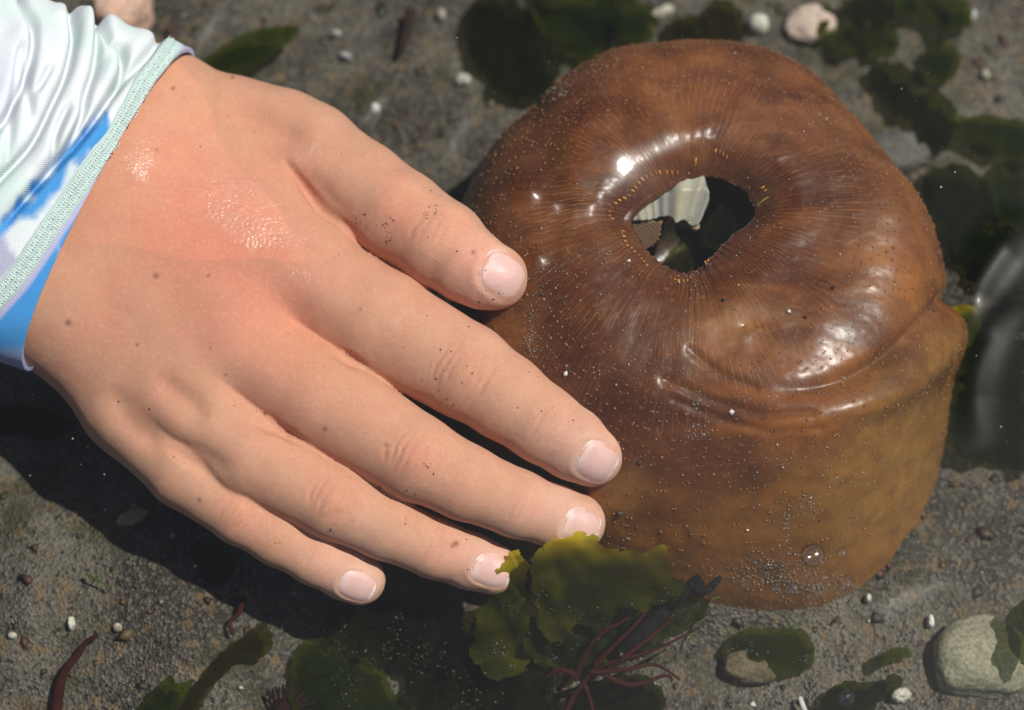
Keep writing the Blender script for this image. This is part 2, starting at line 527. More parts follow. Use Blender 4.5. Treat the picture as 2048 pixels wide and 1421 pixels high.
GRAIN_COLS = np.array([[.045, .043, .04], [.09, .083, .07], [.15, .135, .11], [.21, .19, .155], [.12, .085, .045], [.30, .27, .22], [.03, .03, .032], [.42, .40, .36], [.08, .045, .03]])
GRAIN_COLS = GRAIN_COLS.mean(0) * 0.4 + GRAIN_COLS * 0.6
GRAIN_P = np.array([.2, .22, .2, .13, .08, .06, .07, .02, .02])
n = 62000
gx = rng.uniform(-12, 12, n); gy = rng.uniform(-8.5, 11, n)
gr = 0.008 + 0.020 * rng.random(n) ** 4
gc = np.stack([gx, gy, ground_h(gx, gy) + gr * 0.3], -1)
gv, gf, gcl = blobs(gc, gr, GRAIN_COLS[rng.choice(9, n, p=GRAIN_P)] * (0.7 + 0.6 * rng.random((n, 1))) * np.array([1.0, .94, .82]) * (0.85 + 0.75 * fbm(gc * 0.5, 201, 3))[:, None].clip(0.3, 1.5), squash=0.8)
tag(mesh_obj('sand_grains', gv, gf, M_GRAIN, None, gcl, smooth=False), 'coarse grey and brown sand grains covering the bottom', 'sand grains', kind='stuff')

# ------------------------------------------------------------------ the snail
RIM = np.array([(1268, 440), (1290, 412), (1330, 388), (1370, 366), (1405, 354), (1440, 360), (1475, 378), (1500, 398), (1510, 425), (1492, 450),
                (1462, 474), (1432, 505), (1405, 532), (1385, 540), (1365, 545), (1345, 538), (1330, 530), (1306, 512), (1288, 494), (1273, 467)], float)
Z_RIM, Z_CREST = 4.55, 5.14
Hc = P(1388, 447, Z_RIM)
rim_w = P(*smooth_line(RIM, 400, True).T, Z_RIM) - Hc
rth = np.arctan2(rim_w[:, 1], rim_w[:, 0]); rr = np.hypot(rim_w[:, 0], rim_w[:, 1])
o_ = np.argsort(rth); rth, rr = rth[o_], rr[o_]
NU = 720
th = np.linspace(-np.pi, np.pi, NU, endpoint=False)
rim_r = np.interp(th, np.concatenate([rth - 2 * np.pi, rth, rth + 2 * np.pi]), np.tile(rr, 3))
rim_r = rim_r * (1 + 0.05 * fbm(np.stack([np.cos(th) * 3, np.sin(th) * 3, 0 * th], -1), 17, 4))
rim_r = rim_r * (1 + 0.018 * np.sin(th * 43) * np.clip(-np.sin(th) + 0.2, 0, 1))
rim_xy = Hc[:2] + np.stack([np.cos(th), np.sin(th)], -1) * rim_r[:, None]
BODY = np.array([3.95, 1.2]); AXB = np.array([5.05, 5.30])
def sup(t, p):
    return np.stack([np.sign(np.cos(t)) * np.abs(np.cos(t)) ** p, np.sign(np.sin(t)) * np.abs(np.sin(t)) ** p], -1)
out_xy = BODY + AXB * sup(th, 0.94)
rel = out_xy - BODY
rel[:, 1] *= np.where(rel[:, 1] > 0, 1.15, 1.0)
rel[:, 0] *= np.where(rel[:, 0] < 0, 1.10, 1.0)
rel *= (1 + 0.060 * np.exp(-((th + 1.05) / 0.38) ** 2) - 0.05 * np.exp(-((th - 0.75) / 0.4) ** 2))[:, None]
out_xy = BODY + rel
rows_xy, rows_z, rows_f = [], [], []
for k, (sc_, z_) in enumerate([(0.02, 2.4), (0.5, 2.4), (0.95, 2.5), (1.12, 2.9), (1.16, 3.5), (1.12, 4.0), (1.06, 4.35), (1.02, 4.58)]):
    rows_xy.append(Hc[:2] + (rim_xy - Hc[:2]) * sc_); rows_z.append(np.full(NU, z_)); rows_f.append(-1 + k / 8.0)
F0 = 0.22
sec = sstep(math.radians(-115), math.radians(-60), th) * sstep(math.radians(50), math.radians(5), th)   # boxier shoulder towards the lower right
POW = 0.80 - 0.30 * sstep(0.3, 1.2, th) * sstep(3.1, 2.0, th)
for f in np.linspace(0, F0, 34):
    rows_xy.append(rim_xy * (1 - f) + out_xy * f)
    rows_z.append(np.full(NU, Z_RIM + (Z_CREST - Z_RIM) * math.sin(math.pi / 2 * f / F0) ** 0.9)); rows_f.append(f)
for ph in np.linspace(0, math.pi / 2, 190)[1:]:
    f = F0 + (1 - F0) * math.sin(ph) + 0.050 * max(0.0, (ph - 0.95) / 0.62) ** 2
    rows_xy.append(rim_xy * (1 - f) + out_xy * f)
    rows_z.append(-0.35 + (Z_CREST + 0.35 + 0.34 * sec * math.sin(ph) ** 2) * ((1 - sec) * max(math.cos(ph), 0) ** POW + sec * max(1 - math.sin(ph) ** 4.5, 0) ** 0.60)); rows_f.append(F0 + (1 - F0) * ph / (math.pi / 2))
NV = len(rows_xy)
sv = np.concatenate([np.concatenate([np.array(rows_xy), np.array(rows_z)[..., None]], -1).reshape(-1, 3)])
reach = np.repeat(np.array(rows_f), NU); turn = np.tile((th + np.pi) / (2 * np.pi), NV)
ii = np.arange(NV - 1)[:, None] * NU; jj = np.arange(NU)[None]; jn = (jj + 1) % NU
sf = np.stack([(ii + jj), (ii + NU + jj), (ii + NU + jn), (ii + jn)], -1).reshape(-1, 4)
sn = vnormals(sv, sf)
if sn[(NV - 60) * NU:, :2].ravel() @ (sv[(NV - 60) * NU:, :2] - BODY).ravel() < 0:
    sf = sf[:, ::-1]; sn = -sn
outer = (reach > 0.02).astype(float)
q = proj(sv)
# large swellings, the ledge at lower right with its groove, softer folds
disp = 0.10 * fbm(sv * 0.45, 21, 3) * sstep(0.05, 0.3, reach)
LEDGE = smooth_line([(1950, 560), (1905, 615), (1850, 675), (1790, 728), (1720, 768), (1640, 793), (1560, 800), (1480, 786), (1420, 752), (1385, 705)], 90)
d, par, side = poly_dist(q, LEDGE[::2], 160)
amt = sstep(0.85, 0.35, par)
sd = d * np.where(side < 0, 1, -1)      # side<0: below the line as walked right to left
sd = -sd
disp += amt * (0.30 * np.exp(-((sd + 36) / 40.0) ** 2) - 0.22 * np.exp(-((sd - 20) / 17.0) ** 2)) * outer
F2 = smooth_line([(1960, 680), (1880, 745), (1780, 800), (1680, 838), (1580, 856), (1480, 852), (1390, 828), (1330, 790)], 80)
d2, par2, _ = poly_dist(q, F2[::2], 100)
disp += 0.03 * np.exp(-(d2 / 24.0) ** 2) * sstep(1.0, 0.7, par2) * outer
for pts, w_, a_ in [([(1330, 760), (1420, 800), (1520, 830), (1620, 826)], 9, -0.05), ([(1350, 800), (1440, 838), (1540, 866), (1640, 858)], 9, -0.04), ([(1380, 700), (1440, 748), (1510, 776)], 9, -0.05), ([(1180, 640), (1260, 760), (1300, 900)], 60, 0.06), ([(1480, 600), (1560, 650), (1640, 640)], 70, 0.10), ([(1040, 140), (1120, 470), (1230, 440)], 40, -0.10),
                    ([(1060, 520), (1150, 490), (1230, 470)], 26, 0.06), ([(1070, 380), (1140, 350), (1240, 100), (1330, 280)], 45, 0.10)]:
    dd, _, _ = poly_dist(q, pts)
    disp += a_ * np.exp(-(dd / w_) ** 2) * outer
disp += 0.022 * fbm(np.stack([np.cos(turn * 2 * np.pi) * 9, np.sin(turn * 2 * np.pi) * 9, reach * 3], -1), 15, 4) * sstep(-0.05, 0.02, reach) * sstep(0.45, 0.1, reach)
disp += 0.03 * fbm(np.stack([sv[:, 0] * 1.4, sv[:, 1] * 2.4, sv[:, 2] * 1.4], -1), 6, 4) * outer
disp += 0.012 * fbm(np.stack([sv[:, 0] * 3, sv[:, 1] * 3, sv[:, 2] * 3], -1), 5, 3) * outer
sv = sv + sn * disp[:, None]
sn = vnormals(sv, sf)
q = proj(sv)
# pigment, plus amber spots painted where the film sheen is missing
cb = np.tile(lin(126, 78, 44), (len(sv), 1))
def blot(col, cx, cy, rx, ry, a, ang=0.0, soft=1.0):
    c_, s_ = math.cos(ang), math.sin(ang)
    dx, dy = q[:, 0] - cx, q[:, 1] - cy
    u = (dx * c_ + dy * s_) / rx; w = (-dx * s_ + dy * c_) / ry
    m = a * np.exp(-(u * u + w * w))[:, None]
    global cb
    cb = cb * (1 - m) + np.asarray(col) * m
n1 = fbm(sv * 0.8, 31, 4); n2 = fbm(sv * np.array([1.2, 2.2, 1.5]), 41, 4)
DARK, RED, TAN, OLV, ORG = lin(88, 45, 22), lin(112, 55, 28), lin(172, 120, 72), lin(140, 106, 50), lin(162, 98, 38)
blot(lin(118, 72, 48), 1330, 210, 420, 160, 0.8)
blot(lin(118, 76, 50), 1700, 350, 160, 260, 0.6)
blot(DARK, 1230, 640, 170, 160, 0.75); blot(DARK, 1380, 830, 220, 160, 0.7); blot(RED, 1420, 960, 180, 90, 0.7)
blot(ORG, 1500, 1110, 330, 110, 0.8); blot(ORG, 1600, 850, 170, 40, 0.7, -0.2); blot(ORG, 1760, 640, 70, 180, 0.6, 0.7)
blot(OLV, 1780, 960, 140, 260, 0.95, 0.35); blot(OLV, 1650, 1010, 200, 90, 0.6); blot(OLV, 1900, 780, 80, 120, 0.7)
blot(TAN, 1480, 650, 110, 60, 0.6); blot(TAN, 1252, 985, 45, 60, 0.75, 0.3); blot(TAN, 1200, 720, 70, 40, 0.4, 0.8); blot(TAN, 1030, 650, 60, 40, 0.6)
blot(DARK, 1500, 945, 34, 24, 0.8); blot(DARK, 1555, 700, 130, 34, 0.5, -0.15); blot(RED, 1620, 560, 60, 160, 0.5, -0.3)
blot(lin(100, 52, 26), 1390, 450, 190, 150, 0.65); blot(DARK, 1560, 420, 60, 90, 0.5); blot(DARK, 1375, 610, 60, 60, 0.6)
n5 = fbm(sv * np.array([0.55, 1.6, 1.6]) + 4, 47, 5); n6 = fbm(sv * np.array([3.0, 5.0, 5.0]), 48, 4)
m = (sstep(-0.15, 0.45, n2) * 0.65 * outer)[:, None]; cb = cb * (1 - m) + DARK * m
m = (sstep(0.0, 0.4, n5) * 0.75 * outer)[:, None]; cb = cb * (1 - m) + lin(78, 36, 18) * m
m = (sstep(-0.05, -0.5, n5) * 0.45 * outer)[:, None]; cb = cb * (1 - m) + lin(158, 98, 44) * m
cb = cb * (1 + 0.35 * (n6 * outer)[:, None])
m = (sstep(0.05, 0.6, n1) * 0.45 * outer)[:, None]; cb = cb * (1 - m) + lin(160, 104, 56) * m
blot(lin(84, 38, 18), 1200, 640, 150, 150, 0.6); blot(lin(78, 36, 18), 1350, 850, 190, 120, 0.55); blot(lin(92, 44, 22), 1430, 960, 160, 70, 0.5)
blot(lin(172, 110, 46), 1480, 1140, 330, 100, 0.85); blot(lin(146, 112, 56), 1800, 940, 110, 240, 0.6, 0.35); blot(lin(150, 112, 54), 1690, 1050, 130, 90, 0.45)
blot(lin(176, 124, 76), 1470, 640, 90, 45, 0.5); blot(lin(182, 136, 88), 1250, 985, 34, 50, 0.7, 0.3); blot(lin(166, 104, 50), 1540, 1000, 60, 18, 0.5, -0.2)
blot(lin(170, 104, 42), 1530, 790, 160, 16, 0.5, 0.1); blot(lin(176, 112, 48), 1560, 858, 170, 12, 0.6, 0.0); blot(lin(70, 32, 16), 1500, 945, 32, 22, 0.8)
blot(lin(168, 112, 60), 1770, 470, 50, 120, 0.45); blot(lin(96, 52, 30), 1150, 250, 160, 60, 0.4, -0.6); blot(lin(72, 34, 18), 1250, 440, 34, 90, 0.55); blot(lin(76, 36, 18), 1520, 370, 60, 40, 0.55, 0.6)
for pl in ([(1108, 374), (1130, 368), (1152, 372), (1192, 378), (1197, 392), (1186, 410), (1160, 405), (1125, 398)], [(1380, 288), (1402, 290), (1402, 306), (1388, 310), (1379, 302)],
           [(974, 452), (990, 450), (1000, 460), (988, 466)], [(1048, 506), (1066, 502), (1082, 512), (1080, 522), (1055, 518)], [(1520, 385), (1560, 375), (1580, 400), (1560, 420), (1530, 410)],
           [(1500, 655), (1560, 640), (1580, 650), (1540, 662)], [(1545, 240), (1585, 228), (1592, 250), (1562, 262)]):
    L_ = np.asarray(pl, float); qq = q + 5 * np.stack([n6, n5], -1)
    d2_, _, _ = poly_dist(qq, np.concatenate([L_, L_[:1]]), 30)
    m = (0.75 * sstep(-2, 3, np.where(in_poly(qq, L_), d2_, -d2_)))[:, None]; cb = cb * (1 - m) + lin(112, 64, 16) * m  # amber colour stands in for dry spots without sky reflection
cb = cb * np.array([0.76, 0.71, 0.57])
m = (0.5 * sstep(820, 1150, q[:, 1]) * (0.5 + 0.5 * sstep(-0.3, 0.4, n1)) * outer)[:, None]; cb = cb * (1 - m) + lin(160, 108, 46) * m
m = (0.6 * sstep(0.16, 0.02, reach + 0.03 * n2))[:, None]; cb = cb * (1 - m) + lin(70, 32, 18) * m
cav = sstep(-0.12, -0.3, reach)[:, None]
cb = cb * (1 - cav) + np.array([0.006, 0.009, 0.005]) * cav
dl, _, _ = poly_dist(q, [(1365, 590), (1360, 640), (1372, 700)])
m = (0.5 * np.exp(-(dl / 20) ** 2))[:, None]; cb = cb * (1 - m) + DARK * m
snail = bpy.data.objects.new('sea_snail', None); COL.objects.link(snail)
tag(snail, 'large glossy brown sea snail with a dark round opening on top', 'sea snail')
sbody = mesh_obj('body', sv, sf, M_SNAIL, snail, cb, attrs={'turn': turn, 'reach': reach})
BVH_SNAIL = BVHTree.FromPolygons([Vector(v) for v in sv], sf.tolist())

def cam_hit(bvh, px, py):
    p = P(px, py, 0.0)
    o = Vector(CAMP); dd = (Vector(p) - o).normalized()
    loc, nr, _, _ = bvh.ray_cast(o, dd)
    return (None, None) if loc is None else (np.array(loc), np.array(nr if nr.dot(dd) < 0 else -nr))

# papillae in loose rows all over the outside
pc, pn = [], []
for k in range(4200):
    v_ = int(42 + (NV - 50) * (rng.random() ** 0.8)); row = round((v_ - 42) / 5) * 5 + 42
    u_ = int(rng.integers(NU)); i_ = min(row, NV - 2) * NU + u_
    if reach[i_] < 0.36: continue
    pc.append(sv[i_] + 0.004 * sn[i_]); pn.append(sn[i_])
pc, pn = np.array(pc), np.array(pn)
pv, pf, pcl = blobs(pc, 0.018 + 0.016 * rng.random(len(pc)) ** 2, np.tile(lin(152, 104, 66), (len(pc), 1)) * (0.6 + 0.5 * rng.random((len(pc), 1))), pn, 0.8, 0.2)
tag(mesh_obj('papillae', pv, pf, M_GRAIN, snail, pcl), kind='stuff')

# golden beads set round the lip
BEADS = [[(1234, 445), (1217, 429), (1233, 404), (1257, 391), (1277, 366), (1292, 354), (1319, 345), (1354, 346)],
         [(1390, 335), (1391, 316)], [(1422, 300), (1443, 306), (1459, 321)],
         [(1244, 455), (1251, 487), (1265, 501), (1283, 519), (1298, 537)], [(1333, 550), (1354, 562), (1375, 562), (1384, 549)], [(1404, 530), (1418, 521)], [(1520, 370), (1535, 385)]]
bc, bn, br = [], [], []
for line in BEADS:
    L = smooth_line(line, 60)
    acc = 0; last = L[0]
    for pnt in L[1:]:
        acc += np.hypot(*(pnt - last)); last = pnt
        if acc > 7.0 + 2.5 * rng.random():
            acc = 0
            h, nr = cam_hit(BVH_SNAIL, *pnt)
            if h is not None: bc.append(h + nr * 0.014); bn.append(nr)
bc, bn = np.array(bc), np.array(bn)
bv, bf = [], []
BL = 0.036 + 0.024 * rng.random(len(bc))
for i_, (c_, n_) in enumerate(zip(bc, bn)):
    rad = c_ - Hc; rad -= (rad @ n_) * n_; rad /= np.linalg.norm(rad); tt = np.cross(n_, rad)
    for a in range(4):
        for b in range(8):
            la = math.pi * (a + 0.5) / 4; lo = 2 * math.pi * b / 8
            bv.append(c_ + BL[i_] * math.cos(la) * rad + BL[i_] * 0.42 * math.sin(la) * (math.cos(lo) * tt + math.sin(lo) * n_))
    for a in range(3):
        for b in range(8):
            bf.append([i_ * 32 + a * 8 + b, i_ * 32 + a * 8 + (b + 1) % 8, i_ * 32 + (a + 1) * 8 + (b + 1) % 8, i_ * 32 + (a + 1) * 8 + b])
bcol = np.repeat(lin(218, 138, 58)[None] * (0.35 + 0.75 * rng.random((len(bc), 1))), 32, 0)
tag(mesh_obj('lip_beads', bv, bf, M_FLESH, snail, bcol), kind='stuff')

def sheet_mesh(poly, zf, step=7.0, jag=0.0, seed=1, closed_smooth=True):
    """fill a pixel outline with triangles; zf(px, py) gives heights in cm"""
    L = smooth_line(poly, len(poly) * 10, True) if closed_smooth else np.asarray(poly, float)
    if jag:
        nn = vnoise(np.stack([L[:, 0] * 0.09, L[:, 1] * 0.09, 0 * L[:, 0]], -1), seed) + 0.6 * vnoise(np.stack([L[:, 0] * 0.3, L[:, 1] * 0.3, 0 * L[:, 0]], -1), seed + 5)
        n3 = vnoise(np.stack([L[:, 1] * 0.09, L[:, 0] * 0.09, 0 * L[:, 0]], -1), seed + 9)
        L = L + jag * np.stack([nn, n3], -1)
    lo, hi = L.min(0), L.max(0)
    X, Y = np.meshgrid(np.arange(lo[0], hi[0], step), np.arange(lo[1], hi[1], step * 0.87))
    X[::2] += step / 2
    g = np.stack([X.ravel(), Y.ravel()], -1)
    g = g[in_poly(g, L)]
    dd, _, _ = poly_dist(g, np.concatenate([L, L[:1]]))
    g = g[dd > step * 0.5]
    pts = np.concatenate([L, g])
    ed = [(i, (i + 1) % len(L)) for i in range(len(L))]
    vo, _, fo, *_ = delaunay_2d_cdt([Vector(p) for p in pts], ed, [], 1, 1e-4)
    p2 = np.array([tuple(v) for v in vo])
    dd, _, _ = poly_dist(p2, np.concatenate([L, L[:1]]))
    w = P(p2[:, 0], p2[:, 1], zf(p2[:, 0], p2[:, 1]))
    fo = [tuple(f[::-1]) for f in fo]
    return w, fo, p2, dd

# pale pleated folds inside the opening
def pleat(px, py):
    u = np.hypot(px - 1290, py - 520)
    a = np.arctan2(py - 620, px - 1330)
    return 4.55 + 0.016 * np.sin(a * 60 + 2.5 * np.sin(a * 11)) + 0.045 * np.sin(a * 13 + 1) - 0.0045 * np.clip(py - 380, 0, 200) + 0.0015 * (1340 - px) * 0
FLAP1 = [(1262, 438), (1280, 405), (1320, 378), (1365, 355), (1404, 350), (1414, 372), (1418, 400), (1408, 428), (1398, 446), (1384, 452), (1368, 440), (1352, 446), (1340, 434), (1322, 434), (1304, 440), (1286, 440)]
w, f, p2, dd = sheet_mesh(FLAP1, pleat, 3.5, 1.0, 3)
a = np.arctan2(p2[:, 1] - 620, p2[:, 0] - 1330)
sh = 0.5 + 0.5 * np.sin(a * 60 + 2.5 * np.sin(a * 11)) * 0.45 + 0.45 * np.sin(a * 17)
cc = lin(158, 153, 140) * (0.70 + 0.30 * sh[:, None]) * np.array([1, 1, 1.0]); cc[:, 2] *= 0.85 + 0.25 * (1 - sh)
def thicken(o, t):
    md = o.modifiers.new('thickness', 'SOLIDIFY'); md.thickness = t * S; md.offset = -1
o = mesh_obj('mantle_fold', w, f, M_FLESH, snail, cc); thicken(o, 0.12)
FLAP2 = [(1262, 444), (1285, 441), (1318, 446), (1322, 462), (1314, 482), (1300, 494), (1284, 498), (1268, 478)]
w, f, p2, dd = sheet_mesh(FLAP2, lambda x, y: 4.2 + 0.012 * np.sin(np.hypot(x - 1262, y - 500) * 0.9) - 0.006 * (y - 440), 3.5, 0.5, 4)
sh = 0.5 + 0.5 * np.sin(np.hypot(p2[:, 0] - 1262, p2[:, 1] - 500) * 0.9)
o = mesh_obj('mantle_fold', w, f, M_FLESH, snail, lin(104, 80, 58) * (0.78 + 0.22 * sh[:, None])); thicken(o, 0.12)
FLAP3 = [(1352, 440), (1372, 438), (1392, 446), (1400, 452), (1392, 458), (1375, 452), (1362, 448)]
w, f, p2, dd = sheet_mesh(FLAP3, lambda x, y: 4.1 + 0 * x, 3.5, 0.5, 4)
o = mesh_obj('mantle_fold', w, f, M_FLESH, snail, np.tile(lin(140, 120, 80), (len(w), 1))); thicken(o, 0.12)

# ------------------------------------------------------------------ the hand
FINGERS = {
 'thumb': [(470, 275, 3.75, 120), (560, 292, 3.85, 112), (615, 315, 3.95, 106), (720, 380, 4.1, 97), (800, 434, 4.3, 93), (885, 492, 4.5, 89), (935, 530, 4.62, 76), (968, 549, 4.66, 69), (992, 556, 4.66, 64)],
 'index': [(600, 560, 3.85, 118), (760, 650, 3.95, 110), (930, 742, 4.0, 95), (1010, 795, 3.95, 85), (1090, 850, 3.88, 78), (1150, 888, 3.8, 73), (1183, 908, 3.72, 66)],
 'middle': [(470, 690, 3.65, 115), (640, 797, 3.75, 103), (830, 915, 3.7, 86), (930, 965, 3.5, 75), (1035, 1008, 3.25, 67), (1110, 1033, 3.02, 62), (1152, 1046, 2.92, 59)],
 'ring': [(370, 790, 3.4, 105), (500, 910, 3.4, 90), (665, 1003, 3.25, 74), (770, 1053, 2.95, 66), (870, 1097, 2.65, 60), (940, 1122, 2.42, 56), (985, 1138, 2.3, 52)],
 'pinky': [(260, 810, 3.0, 98), (370, 940, 3.05, 77), (480, 1028, 2.9, 61), (555, 1075, 2.7, 56), (630, 1117, 2.5, 53), (690, 1147, 2.3, 52), (720, 1160, 2.2, 51)],
}
PALM = [((290, 235, 3.95, 122), (590, 540, 3.8, 125)), ((240, 370, 3.9, 150), (480, 670, 3.7, 125)), ((180, 510, 3.75, 148), (375, 770, 3.45, 115)),
        ((120, 615, 3.6, 112), (270, 815, 3.05, 96)), ((320, 232, 3.9, 115), (610, 314, 3.9, 104)), ((300, 420, 3.5, 170), (480, 540, 3.4, 160)), ((560, 400, 3.4, 90), (640, 455, 3.6, 70)),
        ((290, 235, 3.95, 122), (-60, 100, 4.7, 90)), ((220, 400, 3.9, 150), (-130, 260, 4.7, 140)), ((120, 615, 3.6, 112), (-200, 480, 4.5, 120))]
def pr(c):
    p = P(c[0], c[1], c[2]); return p, c[3] / pxcm(p)
VOX = 0.042
lo = np.array([-12.6, -7.0, 0.6]); hi = np.array([2.6, 7.6, 6.6])
dims = np.ceil((hi - lo) / VOX).astype(int)
gx = [lo[k] + VOX * np.arange(dims[k]) for k in range(3)]
def box_of(pairs, pad):
    l, h_ = [], []
    for a, b in pairs:
        for c in (a, b):
            p, r = pr(c); l.append(p - r); h_.append(p + r)
    i0 = np.clip(((np.min(l, 0) - pad - lo) / VOX).astype(int), 0, dims); i1 = np.clip(((np.max(h_, 0) + pad - lo) / VOX).astype(int) + 1, 0, dims)
    return i0, i1
def field(pairs, k, o0, shape, pad=0.7):
    F = np.full(shape, 3.0, np.float32)
    for a, b in pairs:
        (pa, ra), (pb, rb) = pr(a), pr(b)
        i0, i1 = box_of([(a, b)], pad)
        i0 = np.maximum(i0, o0); i1 = np.minimum(i1, o0 + shape)
        sl = tuple(slice(i0[c] - o0[c], i1[c] - o0[c]) for c in range(3))
        g = [gx[c][i0[c]:i1[c]].astype(np.float32) for c in range(3)]
        X_, Y_, Z_ = g[0][:, None, None] - pa[0], g[1][None, :, None] - pa[1], g[2][None, None, :] - pa[2]
        ba = (pb - pa); l2 = ba @ ba
        t = np.clip((X_ * ba[0] + Y_ * ba[1] + Z_ * ba[2]) / l2, 0, 1).astype(np.float32)
        d_ = np.sqrt((X_ - t * ba[0]) ** 2 + (Y_ - t * ba[1]) ** 2 + (Z_ - t * ba[2]) ** 2) - (ra + t * (rb - ra))
        F[sl] = smin(F[sl], d_.astype(np.float32), k)
    return F
palmF = field(PALM, 0.75, np.zeros(3, int), dims, 1.6)
fingF = np.full(dims, 3.0, np.float32)
for nm, ch in FINGERS.items():
    prs = list(zip(ch[:-1], ch[1:]))
    i0, i1 = box_of(prs, 0.7)
    sl = tuple(slice(i0[c], i1[c]) for c in range(3))
    fingF[sl] = smin(fingF[sl], field(prs, 0.12, i0, i1 - i0), 0.07)
handF = smin(palmF, fingF, np.float32(0.27))
hv, hf = surface_nets(handF, lo, VOX)
hv = relax(hv, hf, 3)
hn = vnormals(hv, hf)
q = proj(hv)
face_up = sstep(-0.05, 0.45, hn @ AX_B)          # sculpt only the side that is turned up
hd = np.zeros(len(hv))
def line_sculpt(pts, w, a, taper=0.25):
    global hd
    d_, p_, _ = poly_dist(q, smooth_line(pts, 18) if len(pts) > 2 else pts, 4 * w)
    t_ = np.clip(np.minimum(p_, 1 - p_) / taper, 0, 1) if taper else 1
    hd += a * np.exp(-(d_ / w) ** 2) * t_ * face_up
def bump_sculpt(cx, cy, rx, ry, ang, a):
    global hd
    c_, s_ = math.cos(ang), math.sin(ang)
    dx, dy = q[:, 0] - cx, q[:, 1] - cy
    u = (dx * c_ + dy * s_) / rx; w = (-dx * s_ + dy * c_) / ry
    hd += a * np.exp(-(u * u + w * w)) * face_up
# thumb web crease, hollows between the metacarpals, knuckle swellings
line_sculpt([(562, 312), (605, 368), (648, 420), (690, 452), (712, 470)], 9, -0.22, 0.4)
line_sculpt([(590, 335), (640, 390), (690, 440)], 26, -0.06)
line_sculpt([(650, 700), (690, 715), (740, 745)], 10, -0.12, 0.4)
line_sculpt([(500, 838), (560, 862), (620, 895)], 10, -0.10, 0.4)
line_sculpt([(325, 888), (370, 915), (420, 950)], 10, -0.10, 0.4)
line_sculpt([(440, 195), (540, 250), (625, 288)], 30, -0.10)
line_sculpt([(300, 745), (360, 790), (420, 835)], 26, -0.10)
line_sculpt([(300, 560), (400, 660), (480, 770)], 40, -0.02)
line_sculpt([(400, 480), (500, 570), (600, 670)], 40, -0.02)
line_sculpt([(215, 770), (265, 850), (340, 895)], 28, -0.10)
line_sculpt([(330, 880), (400, 905), (470, 950)], 18, -0.05)
line_sculpt([(420, 840), (500, 842), (560, 860)], 20, -0.05)
line_sculpt([(180, 560), (260, 660), (330, 740)], 60, -0.06)
bump_sculpt(620, 560, 90, 60, 0.6, 0.10); bump_sculpt(460, 700, 90, 60, 0.7, 0.09); bump_sculpt(350, 850, 50, 32, 0.8, 0.08); bump_sculpt(225, 850, 50, 40, 0.9, 0.07)
bump_sculpt(620, 330, 60, 50, 0.5, 0.08); bump_sculpt(500, 440, 130, 80, 0.6, 0.08); bump_sculpt(290, 300, 60, 60, 0, 0.05)
# joint wrinkles
def wrinkles(cx, cy, ang, half, offs, depth, w, bow=0.25):
    ax = np.array([math.cos(ang), math.sin(ang)]); pe = np.array([-ax[1], ax[0]])
    r3 = np.random.default_rng(int(cx + cy))
    for o_ in offs:
        h_ = half * (0.65 + 0.5 * r3.random()); sh_ = half * 0.35 * (r3.random() - 0.5)
        pts = [np.array([cx, cy]) + ax * (o_ + bow * np.sign(o_) * (-(t * t)) * abs(o_) * 0.9 + r3.normal() * 1.5) + pe * (t * h_ + sh_) for t in np.linspace(-1, 1, 7)]
        line_sculpt(pts, w, -0.7 * depth * (0.6 + 0.6 * r3.random()), 0.3)
wrinkles(925, 742, 0.52, 58, (-52, -36, -20, 18, 34, 52), 0.037, 4.0)
wrinkles(1085, 852, 0.58, 50, (-10, 6, 20), 0.030, 3.5)
wrinkles(832, 915, 0.50, 56, (-60, -46, -30, -14, 16, 32, 48), 0.039, 4.0)
wrinkles(1040, 1010, 0.40, 44, (-12, 4, 18), 0.030, 3.5)
wrinkles(662, 1003, 0.48, 50, (-46, -32, -16, 14, 30, 44), 0.037, 4.0)
wrinkles(868, 1097, 0.42, 42, (-14, 2, 14), 0.030, 3.5)
wrinkles(482, 1030, 0.68, 40, (-34, -20, -6, 10, 24, 38), 0.032, 3.8)
wrinkles(620, 1112, 0.62, 36, (-12, 2, 14), 0.028, 3.4)
wrinkles(860, 462, 0.56, 44, (-30, -14, 8, 24), 0.023, 4.2)
for c_ in [(925, 742, 44, 40, .5, .035), (832, 915, 44, 38, .5, .04), (662, 1003, 40, 32, .5, .035), (482, 1030, 34, 28, .7, .03)]:
    bump_sculpt(*c_)
hd += 0.012 * fbm(hv * 1.6, 77, 3) * face_up
hv = hv + hn * hd[:, None]
